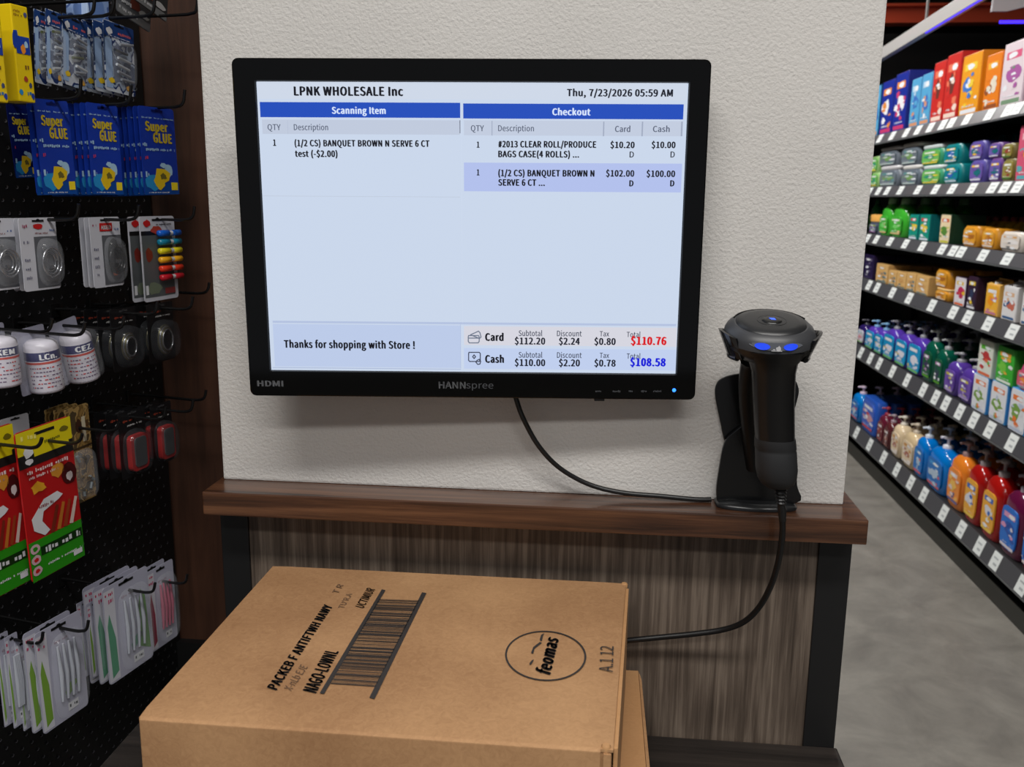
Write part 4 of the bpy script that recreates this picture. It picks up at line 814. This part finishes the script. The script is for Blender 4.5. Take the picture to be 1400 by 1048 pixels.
MB().box(-3.5, 3.3, -.08, .08, zz0, zz0 + .02, RBm).build('lower_flange', bm_); MB().box(-3.5, 3.3, -.01, .01, zz0 + .02, zz1, RBm).build('web', bm_); MB().box(-3.5, 3.3, -.08, .08, zz1, zz1 + .02, RBm).build('upper_flange', bm_)
struct(MB().box(-2, 5.9, 7.6, 7.7, 0, zz0 + .03, mat((10, 9, 9), .9)).build('wall_far'))  # near-black colour stands in for the darkness beyond the aisle
sp = onY(1385, -6, 3.6)
hs = thing('hanging_panel', 'white angular panel hanging above the shelves at the top right corner', 'panel', (sp.x, 3.6, sp.z))
MB().prism([(-.09, -.07), (-.02, -.07), (.35, .02), (.35, .20), (-.08, .20)], -.01, .01, mat((205, 205, 208), .5)).build('panel', hs, .001)
MB().box(-.2, -.12, -.02, .02, -.01, .2, mat((150, 146, 140), .5)).build('bracket', hs, .001)
bl_ = onY(1385, 30, 5.2); o = MB().box(-.08, .6, -.006, .006, -.008, .008, mat((60, 40, 255), .4, emit=2.5)).build('blue_light_tube'); o.location = bl_; tag(o, 'glowing blue light tube below the red beam at the top right', 'light')
area('blue_strip_glow', (bl_.x + .2, bl_.y - .05, bl_.z - .03), .7, .03, 1.2, (.2, .15, 1))

# products ----------------------------------------------------------
def prt(*cols, **kw): return cols + (int(kw.get('seed', 3)),)
def art(mb, w, h_, y, z0, z1, cols, seed):
    """flat print: title band, picture blobs, small lines"""
    q = random.Random(seed); C_ = [mat(c, .4) for c in cols]; ac = C_[1:] or C_; H = z1 - z0; g = lambda t: z0 + H * t
    a = ac[0]; mb.rect(-w * .36, w * q.uniform(.2, .38), g(.74), g(.86), y, a); mb.blob(w * q.uniform(-.1, .15), g(.80), w * .2, H * .05, y - .0002, WHITEB, seed)
    mb.blob(w * q.uniform(-.12, .12), g(q.uniform(.42, .52)), w * q.uniform(.26, .36), H * q.uniform(.12, .18), y - .0002, ac[-1], seed + 1, .3)
    for i in range(9): mb.blob(w * q.uniform(-.36, .36), g(q.uniform(.12, .7)), w * q.uniform(.06, .17), H * q.uniform(.02, .07), y - .0003 - .00008 * i, q.choice(ac + [C_[0]] + [WHITEB]), seed + 2 + i, .3)
    mb.rect(-w * .42, w * .42, g(.02), g(.09), y, ac[min(1, len(ac) - 1)]); mb.scrib(-w * .34, w * .3, g(.12), H * .04, y - .0004, WHITEB, seed)
SHN = {1: 'top shelf', 2: 'second shelf', 3: 'third shelf', 4: 'fourth shelf', 5: 'fifth shelf', 6: 'bottom shelf'}
LONG = []
def lab(o, w, h_, y, m, z0=.1, z1=.85, k=.82, name='front_label', e=5):
    """printed front label with rounded corners"""
    pts = []
    for i in range(16):
        a = 2 * math.pi * (i + .5) / 16; c, s_ = math.cos(a), math.sin(a); pts.append((k * w / 2 * math.copysign(abs(c) ** (2 / e), c), h_ * (z0 + z1) / 2 + h_ * (z1 - z0) / 2 * math.copysign(abs(s_) ** (2 / e), s_)))
    sd = m[-1] if len(m) > 1 else 3; cols = m[:-1]; b = MB().prism(pts, y - .0016, y + .004, mat(cols[0], .35)); art(b, w * k, h_, y - .0019, h_ * z0, h_ * z1, cols, sd * 7 + int(w * 1e4) % 5); b.build(name, o)
def P_box(o, w, h_, d, c, pm, **kw):
    MB().box(-w / 2, w / 2, 0, d, 0, h_, mat(c, .35)).build('carton', o, .002); lab(o, w, h_, 0, pm, .01, .99, .97, 'front_print', 12)
    MB().box(w / 2 - .0005, w / 2 + .0012, d * .12, d * .88, h_ * .1, h_ * .9, mat(kw.get('side', c), .4)).build('side_panel', o)
    MB().box(-w * .46, w * .46, d * .48, d * .52, h_ - .0005, h_ + .0015, mat(tuple(int(v * .8) for v in c), .5)).build('top_seam', o)
def P_pack(o, w, h_, d, c, pm, lid=None, **kw):
    M = Matrix.Translation((0, d / 2, 0)); hb = h_ * (.84 if lid else 1)
    MB().sq([(w * .47, d * .47, 0), (w * .5, d * .5, hb * .06), (w * .5, d * .5, hb * .9), (w * .46, d * .46, hb)], mat(c, .3), 20, 6, 0, M).build('pack', o); lab(o, w, hb, .0, pm, .1, .9, .86)
    if lid: MB().sq([(w * .49, d * .49, hb - .002), (w * .51, d * .51, hb + .004), (w * .51, d * .51, h_ * .97), (w * .47, d * .47, h_)], mat(lid, .35), 20, 6, 0, M).build('lid', o)
def P_pump(o, w, h_, d, c, pm, cap=(150, 152, 155), **kw):
    M = Matrix.Translation((0, d / 2, 0)); hb = h_ * .78; m = mat(c, .12, spec=.6); q_w = min(w, d * 1.35)
    MB().sq([(w * .44, d * .44, 0), (w * .5, d * .5, hb * .05), (w * .5, d * .5, hb * .72), (w * .46, d * .46, hb * .86), (w * .3, d * .34, hb * .96), (q_w * .13, q_w * .13, hb)], m, 20, 3.2, 0, M).build('bottle', o); lab(o, w, hb, .0, pm, *((.05, .80, .97) if kw.get('wide') else (.10, .74, .76)))
    cm = mat(cap, .3); r0 = q_w * .13
    MB().sq([(r0 * 1.3, r0 * 1.3, hb * .985), (r0 * 1.3, r0 * 1.3, hb + h_ * .05), (r0 * .7, r0 * .7, hb + h_ * .065)], cm, 12, 2, 0, M).build('collar', o)
    p = MB(); p.sq([(r0 * .4, r0 * .4, hb + h_ * .06), (r0 * .4, r0 * .4, h_ * .93), (r0 * 1.25, r0 * 1.1, h_ * .94), (r0 * 1.2, r0 * 1.0, h_ * .985), (r0 * .8, r0 * .7, h_)], cm, 12, 2, 0, M); p.tube([(0, d / 2, h_ * .962), (-q_w * .1, d / 2 - .014, h_ * .962), (-q_w * .16, d / 2 - .028, h_ * .945)], r0 * .36, cm, 8); p.build('pump', o)
def P_cap(o, w, h_, d, c, pm, cap=(230, 230, 230), **kw):
    M = Matrix.Translation((0, d / 2, 0)); hb = h_ * .84; m = mat(c, .15, spec=.6); q_w = min(w, d * 1.3)
    MB().sq([(w * .45, d * .45, 0), (w * .5, d * .5, hb * .05), (w * .5, d * .5, hb * .62), (w * .42, d * .45, hb * .82), (w * .22, d * .26, hb * .97), (q_w * .2, q_w * .2, hb)], m, 20, 3, 0, M).build('bottle', o); lab(o, w, hb, 0., pm, .08, .62, .8)
    MB().sq([(q_w * .22, q_w * .22, hb - .002), (q_w * .23, q_w * .23, hb + .003), (q_w * .21, q_w * .21, h_ * .98), (q_w * .17, q_w * .17, h_)], mat(cap, .35), 14, 2, 0, M).build('cap', o)
def P_carton(o, w, h_, d, c, pm, cap=(235, 235, 235), **kw):
    hb = h_ * .84; MB().hexa([(-w / 2, 0, 0), (w / 2, 0, 0), (w / 2, d, 0), (-w / 2, d, 0)], [(-w / 2, 0, hb), (w / 2, 0, hb), (w / 2, d, hb), (-w / 2, d, hb)], mat(c, .35)).build('carton', o, .0015)
    g = MB(); g.add([(-w / 2, 0, hb), (w / 2, 0, hb), (w / 2, d, hb), (-w / 2, d, hb), (-w / 2, d * .48, h_ * .96), (w / 2, d * .48, h_ * .96), (-w / 2, d * .52, h_ * .96), (w / 2, d * .52, h_ * .96)], [(0, 1, 5, 4), (3, 6, 7, 2), (1, 2, 7, 5), (0, 4, 6, 3)], mat(c, .35)); g.box(-w / 2, w / 2, d * .48, d * .52, h_ * .95, h_, mat(c, .35)); g.build('gable_top', o)
    lab(o, w, hb, 0, pm, .03, .97, .94, 'front_print', 10); MB().sq([(w * .13, w * .13, hb * .99), (w * .13, w * .13, hb + h_ * .08)], mat(cap, .3), 12, 2, d * .22).build('cap', o)
def P_tub(o, w, h_, d, c, pm, lid=(225, 150, 60), **kw):
    M = Matrix.Translation((0, d / 2, 0)); hb = h_ * .66; MB().sq([(w * .45, d * .45, 0), (w * .49, d * .49, hb)], mat(c, .35), 20, 2.6, 0, M).build('tub', o); lab(o, w, hb, .003, pm, .15, .8, .6)
    MB().sq([(w * .5, d * .5, hb - .002), (w * .5, d * .5, h_ * .96), (w * .45, d * .45, h_)], mat(lid, .35), 20, 2.6, 0, M).build('lid', o)
KIND = dict(box=P_box, pack=P_pack, pump=P_pump, cap=P_cap, carton=P_carton, tub=P_tub)
CATN = dict(box=('detergent_box', 'box'), pack=('wrapped_pack', 'pack'), pump=('pump_bottle', 'bottle'), cap=('squeeze_bottle', 'bottle'), carton=('drink_carton', 'carton'), tub=('plastic_tub', 'tub'))
def LB(t):
    if len(t.split()) > 16: print('LONG LABEL', t)
    return t
def product(shelf, x0, x1, ytop, kind, c, pm, desc, rows=1, d=None, zbase=None, ybot=None, xoff=.035, rowdesc=None, **kw):
    """x0,x1: left/right of the front face in the photo; ytop: its top"""
    X = XS + xoff; zt = levels[shelf][1] + .001; zb_ = zt if zbase is None else zbase
    ya, yb = Yat(x0, X, zb_ + .05), Yat(x1, X, zb_ + .05); ym = (ya + yb) / 2; w_ = max(.03, (ya - yb) * .96); zt2 = Zat(ytop, X, ym); h_ = max(.04, zt2 - zb_)
    if zbase is None or True: lim = ({1: 9, 2: 1.822, 3: 1.536, 4: 1.27, 5: 1.006, 6: .604}[shelf] - .012) - zb_; h_ = min(h_, lim)
    d_ = d or min(.12, w_ * .75)
    nm, cat = CATN[kind]; g = 'rows of ' + desc.split(' with ')[0].split(',')[0] + ' on the ' + SHN[shelf]
    o = thing(kw.get('name', nm), LB('%s, %s' % (desc, SHN[shelf])), kw.get('cat', cat), (X, ym, zb_), R(-90), g if rows > 1 else None)
    kk = {k_: v for k_, v in kw.items() if k_ in ('lid', 'cap', 'side', 'wide')}
    KIND[kind](o, w_, h_, d_, c, pm, **kk)
    for r in range(1, rows):
        if X + (r + 1) * (d_ + .008) > XB - .03: break
        dup(o, (X + r * (d_ + .008), ym, zb_), R(-90), LB('%s, %s row back, %s' % (desc, ('', 'second', 'third', 'fourth', 'fifth', 'sixth')[r], SHN[shelf])), g, None, ('front_label', 'front_print', 'side_panel', 'top_seam'))
    return zb_ + h_, h_
# top shelf boxes
pr_ = product
nav = prt((24, 44, 150), (230, 140, 50), (200, 60, 110), (235, 235, 240), scale=14., seed=1.); lbp = prt((88, 168, 214), (190, 215, 235), (215, 150, 110), (60, 110, 190), scale=16., seed=2.)
redp = prt((206, 44, 38), (235, 120, 90), (240, 215, 200), (110, 50, 40), scale=18., seed=3.); orp = prt((238, 160, 34), (240, 205, 60), (230, 230, 235), (60, 120, 200), scale=14., seed=4.); pkp = prt((228, 214, 220), (220, 90, 130), (120, 150, 120), (170, 90, 160), scale=12., seed=5.)
pr_(1, 1186, 1201, 118, 'box', (20, 80, 130), lbp, 'teal box half hidden by the pillar', 1, .12, cat='box')
pr_(1, 1202.5, 1219.5, 110, 'box', (36, 44, 140), nav, 'navy box with orange fruit print, further of two', 2, .12); pr_(1, 1220, 1238, 99, 'box', (36, 44, 140), nav, 'navy box with orange fruit print, nearer of two', 2, .16)
pr_(1, 1243, 1256, 107, 'box', (100, 170, 215), lbp, 'pale blue box, further of two', 2, .12); pr_(1, 1257, 1271, 100, 'box', (100, 170, 215), lbp, 'pale blue box, nearer of two', 2, .16)
pr_(1, 1272, 1288.5, 84, 'box', (196, 40, 40), redp, 'red box with grey top, further of two', 2, .14); pr_(1, 1289, 1309, 73, 'box', (200, 44, 38), redp, 'red box with grey top, nearer of two', 2, .2)
pr_(1, 1311, 1338, 73, 'box', (228, 140, 20), orp, 'orange box with white top, further of two', 2, .12, side=(228, 140, 20)); pr_(1, 1344, 1366, 73, 'box', (222, 120, 24), prt((236, 130, 30), (240, 180, 60), (150, 80, 40), (230, 220, 200), scale=17., seed=6.), 'orange box with brown print, nearer of two', 2, .12, side=(200, 100, 20))
pr_(1, 1367, 1399, 56, 'box', (215, 195, 205), pkp, 'tall pale pink floral box', 2, .2); pr_(1, 1402, 1440, 45, 'box', (215, 195, 205), pkp, 'tall pale pink floral box cut by the right edge', 1, .2)
# second shelf, packs two high
gyt = prt((110, 120, 130), (90, 150, 150), (190, 205, 200), (120, 160, 90), scale=20., seed=7.); gyw = prt((110, 185, 90), (220, 230, 210), (240, 210, 60), (40, 140, 120), scale=22., seed=8.); tel = prt((10, 130, 140), (240, 205, 50), (200, 215, 225), (50, 100, 180), scale=20., seed=9.); pur = prt((110, 90, 170), (240, 190, 50), (225, 225, 235), (20, 110, 120), scale=20., seed=10.); pnk = prt((214, 90, 120), (240, 180, 190), (90, 170, 180), (240, 150, 60), scale=12., seed=11.)
for (x0, x1, yl, yu, c, pm, ds, lid) in ((1190, 1200, 236, 214, (150, 190, 120), gyw, 'green and white pack', None), (1201, 1227, 227, 201, (104, 112, 122), gyt, 'grey-teal tub pack, further pair', (198, 196, 198)), (1231, 1256, 226, 195, (98, 108, 120), gyt, 'grey-teal tub pack, nearer pair', (205, 203, 200)),
                                   (1259, 1287, 226, 198, (60, 150, 110), gyw, 'green and yellow pack', (205, 215, 215)), (1290, 1312, 224, 197, (14, 130, 134), tel, 'teal pack with yellow print', None), (1325, 1345, 219, 193, (90, 80, 160), pur, 'purple and teal pack', None), (1352, 1369, 216, 195, (110, 70, 140), pur, 'purple pack with orange print', None), (1370, 1386, 217, 196, (120, 110, 60), prt((150, 140, 70), (225, 225, 210), (60, 120, 50), (150, 40, 50), scale=20., seed=12.), 'olive pack with white print', None)):
    z_, h_ = pr_(2, x0, x1, yl, 'pack', c, pm, 'lower ' + ds, 2, .11, lid=lid); pr_(2, x0, x1, yu, 'pack', c, pm, 'upper ' + ds, 2, .11, z_ + .001, lid=lid)
pr_(2, 1389, 1420, 169, 'box', (205, 80, 110), pnk, 'tall pink box at the right edge', 2, .14)
for i, x in enumerate((1333, 1350, 1367)): pr_(2, x, x + 12, 184 - 2 * i, 'cap', (10, 120, 120), tel, 'teal bottle standing behind the packs, %s of three' % ('furthest', 'middle', 'nearest')[i], 1, .07, xoff=.29, cap=(10, 90, 95))
# third shelf
grn = prt((70, 180, 60), (190, 220, 170), (230, 190, 140), (120, 210, 110), scale=22., seed=13.); tl2 = prt((20, 150, 130), (210, 60, 60), (225, 225, 240), (230, 200, 60), scale=16., seed=14.); amb = prt((226, 160, 52), (240, 200, 120), (225, 215, 210), (180, 110, 40), scale=22., seed=15.)
pr_(3, 1185, 1201, 293, 'tub', (84, 92, 108), prt((90, 100, 120), (180, 200, 60), (170, 80, 170), (200, 210, 230), scale=25.), 'grey tub with an orange lid', 2, .12, lid=(226, 168, 84))
pr_(3, 1186, 1197, 272, 'cap', (30, 140, 60), grn, 'green spray bottle half behind the grey tub', 1, .06, xoff=.18, cap=(20, 90, 40))
for a, dsc in (((1201, 1214), 'bright green bottle, further of two'), ((1215, 1234), 'bright green bottle, nearer of two')): pr_(3, *a, 270, 'cap', (64, 176, 52), grn, dsc, 4, .09, cap=(150, 190, 140))
pr_(3, 1243, 1255, 293, 'box', (16, 130, 130), tl2, 'teal box with red mark, further of two', 3, .12); pr_(3, 1257, 1271, 293, 'box', (14, 110, 112), tl2, 'teal box with red mark, nearer of two', 1, .15)
pr_(3, 1285, 1299, 293, 'box', (24, 60, 40), prt((240, 220, 180), (220, 90, 30), (200, 200, 60), (90, 140, 60), scale=16., seed=16.), 'narrow box with orange top and dark green side', 1, .15)
for a, dsc, yt in (((1316, 1336), 'rounded amber soap pack, further of two', 309), ((1342, 1361), 'rounded amber soap pack, nearer of two', 312)): pr_(3, *a, yt, 'pack', (222, 152, 40), amb, dsc, 1, .1)
pr_(3, 1367, 1397, 317, 'pack', (224, 214, 204), prt((226, 216, 206), (220, 170, 110), (90, 90, 90), (235, 230, 228), scale=24., seed=17.), 'cream soap pack', 1, .12)
for i in range(7): pr_(3, 1322 + 11.5 * i, 1332 + 11.5 * i, 294.5 + .4 * i, 'cap', (205, 160, 40), amb, 'yellow red-capped bottle behind soap packs, %s from the left' % ('first', 'second', 'third', 'fourth', 'fifth', 'sixth', 'seventh')[i], 1, .07, xoff=.24, cap=(130, 30, 40))
# fourth shelf
tan = prt((222, 180, 116), (214, 168, 100), (80, 120, 130), (210, 160, 100), scale=17., seed=18.); frt = prt((226, 220, 226), (230, 190, 50), (225, 100, 40), (190, 40, 90), scale=18., seed=19.); ylp = prt((240, 180, 60), (235, 230, 230), (200, 120, 160), (240, 150, 30), scale=18., seed=20.); wtp = prt((228, 226, 226), (225, 180, 140), (40, 90, 140), (200, 110, 90), scale=15., seed=21.)
pr_(4, 1181, 1194, 348, 'box', (34, 22, 60), prt((40, 28, 70), (110, 100, 130), (60, 50, 90), scale=30.), 'dark purple box by the pillar', 2, .12)
for i, (a, yt) in enumerate((((1198, 1214), 361), ((1215, 1226), 370), ((1226.5, 1239), 372), ((1239.5, 1252), 373), ((1252.5, 1270), 377))): pr_(4, *a, yt, 'box', (208, 164, 100), tan, 'tan kraft box, %s' % ('tallest and furthest of five', 'second of five from the left', 'middle of five', 'fourth of five from the left', 'nearest and widest of five')[i], 3, .11)
z_, h_ = pr_(4, 1279, 1296, 394, 'pack', (220, 150, 40), amb, 'lower amber jar pack', 2, .12, lid=(228, 190, 120)); pr_(4, 1279, 1296, 368, 'pack', (220, 150, 40), amb, 'upper amber jar pack', 2, .12, z_ + .001)
pr_(4, 1305, 1320, 379, 'box', (60, 30, 60), frt, 'fruit-print box with magenta foot', 2, .12, name='fruit_box'); pr_(4, 1322, 1335, 378, 'box', (54, 30, 50), prt((56, 34, 56), (232, 200, 60), (220, 220, 225), (50, 60, 90), scale=14., seed=22.), 'dark plum box with yellow fruit', 2, .16, name='fruit_box')
pr_(4, 1347, 1365, 381, 'carton', (232, 180, 90), ylp, 'orange and white gable-top carton', 3, .09); pr_(4, 1370, 1390, 384, 'carton', (222, 220, 220), wtp, 'white gable-top carton with blue print', 3, .1); pr_(4, 1396, 1418, 389, 'carton', (190, 180, 170), wtp, 'beige carton cut by the right edge', 2, .1)
# fifth shelf
blb = prt((216, 214, 226), (40, 170, 200), (120, 190, 90), (220, 140, 150), scale=24., seed=23.); grb = prt((20, 90, 60), (190, 140, 190), (90, 160, 40), (60, 50, 90), scale=20., seed=24.); ppb = prt((110, 80, 170), (200, 190, 60), (180, 160, 210), (90, 60, 150), scale=20., seed=25.)
tqb = prt((20, 150, 205), (222, 220, 232), (120, 190, 90), (220, 190, 70), (226, 224, 236), seed=36)
pr_(5, 1171, 1181, 436, 'pump', (40, 24, 90), blb, 'dark purple pump bottle by the pillar', 3, .075, cap=(60, 60, 70))
for i, (a, yt) in enumerate((((1183, 1194), 437), ((1195, 1206), 441), ((1207, 1221), 437), ((1223, 1238), 443), ((1240, 1257), 447))):
    pr_(5, *a, yt, 'pump', (86, 56, 170), tqb, 'turquoise pump bottle, %s' % ('furthest of five', 'second of five from the left', 'middle of five', 'fourth of five from the left', 'nearest of five')[i], 4, .08, cap=(120, 170, 210) if i < 2 else (140, 140, 150), wide=1)
for i, (a, yt) in enumerate((((1259, 1273), 450), ((1275, 1287.5), 462))): pr_(5, *a, yt, 'pump', (8, 84, 66), grb, 'dark green pump bottle, %s of two' % ('further', 'nearer')[i], 5, .08, cap=(160, 162, 165))
for i, (a, yt) in enumerate((((1289.5, 1306), 481), ((1308, 1329), 490))): pr_(5, *a, yt, 'pump', (84, 56, 150), ppb, 'violet pump bottle, %s of two' % ('further', 'nearer')[i], 4, .09, cap=(150, 150, 155))
wbx = prt((224, 226, 232), (230, 120, 50), (190, 200, 220), (120, 160, 70), scale=15., seed=26.); tops = []
for i, (a, yt) in enumerate((((1329, 1349), 513), ((1353, 1375), 523), ((1379, 1402), 533))): tops.append(pr_(5, *a, yt, 'box', (70, 150, 215), wbx, 'blue and white box with fruit picture, %s' % ('furthest of three', 'middle of three', 'nearest of three')[i], 2, .13, side=(90, 140, 205)))
pr_(5, 1337, 1357, 465, 'box', (190, 200, 190), prt((222, 226, 214), (90, 180, 50), (220, 100, 60), (190, 60, 60), scale=15., seed=27.), 'green and white box stacked on the blue and white boxes', 1, .12, tops[0][0] + .001); pr_(5, 1362, 1386, 475, 'box', (50, 160, 50), prt((60, 176, 54), (235, 170, 60), (225, 230, 225), (120, 200, 70), scale=15., seed=28.), 'bright green box stacked on the blue and white boxes', 1, .12, tops[1][0] + .001)
pr_(5, 1389, 1412, 483, 'cap', (200, 80, 130), pnk, 'pink bottle stacked at the right edge', 1, .1, tops[2][0] + .001)
# bottom shelf
blu = prt((10, 110, 190), (60, 150, 215), (210, 90, 100), (180, 200, 220), scale=18., seed=29.); crm = prt((226, 206, 176), (200, 140, 60), (235, 228, 225), (170, 100, 80), scale=16., seed=30.); ora = prt((235, 140, 50), (225, 205, 200), (70, 90, 150), (240, 190, 90), scale=18., seed=31.); rdb = prt((236, 170, 50), (30, 100, 190), (240, 200, 80), (220, 220, 230), scale=12., seed=32.); pub = prt((20, 110, 205), (215, 150, 190), (225, 215, 220), (30, 80, 170), scale=11., seed=33.)
pr_(6, 1162, 1174, 527, 'pump', (6, 120, 200), blu, 'blue pump bottle by the pillar', 4, .09, cap=(210, 190, 210)); pr_(6, 1177, 1195, 545, 'pack', (40, 90, 190), prt((60, 100, 200), (215, 215, 235), (210, 60, 50), (205, 150, 160), scale=13., seed=34.), 'blue pouch with red foot', 3, .08, name='refill_pouch', cat='pouch')
pr_(6, 1198, 1207, 556, 'pump', (100, 30, 50), prt((110, 40, 50), (210, 190, 190), (150, 60, 60), scale=22.), 'dark red pump bottle behind the blue pouch, further of two', 4, .07, cap=(150, 40, 60)); pr_(6, 1207, 1215, 566, 'pump', (90, 40, 44), prt((90, 40, 44), (220, 200, 190), (150, 90, 80), scale=22.), 'dark red pump bottle behind the blue pouch, nearer of two', 4, .07, cap=(160, 140, 150))
pr_(6, 1217, 1229, 568, 'pump', (222, 200, 165), crm, 'cream pump bottle, further of two', 3, .08, cap=(220, 212, 200)); pr_(6, 1231, 1248, 578, 'pump', (214, 190, 150), crm, 'cream bottle with gold label, nearer of two', 4, .08, cap=(205, 190, 170))
pr_(6, 1247, 1262, 582, 'pump', (4, 118, 205), blu, 'bright blue pump bottle, further of two', 5, .085, cap=(215, 222, 232)); pr_(6, 1264, 1289, 595, 'pump', (4, 118, 205), blu, 'bright blue pump bottle, nearer of two', 5, .1, cap=(225, 225, 235))
pr_(6, 1292, 1313, 602, 'pump', (232, 130, 40), ora, 'orange pump bottle', 4, .09, cap=(150, 120, 120)); pr_(6, 1315, 1335, 613, 'pump', (165, 22, 20), rdb, 'red pump bottle with yellow label, further of two', 4, .09, cap=(140, 130, 130)); pr_(6, 1338, 1360, 626, 'pump', (172, 22, 18), rdb, 'red pump bottle with yellow label, nearer of two', 4, .09, cap=(150, 140, 140))
pr_(6, 1363, 1391, 646, 'pump', (96, 20, 60), pub, 'purple-red pump bottle with a big blue label', 4, .1, cap=(150, 140, 150)); pr_(6, 1393, 1424, 668, 'pump', (150, 20, 40), pub, 'red bottle with blue label cut by the right edge', 3, .1, cap=(150, 140, 150))
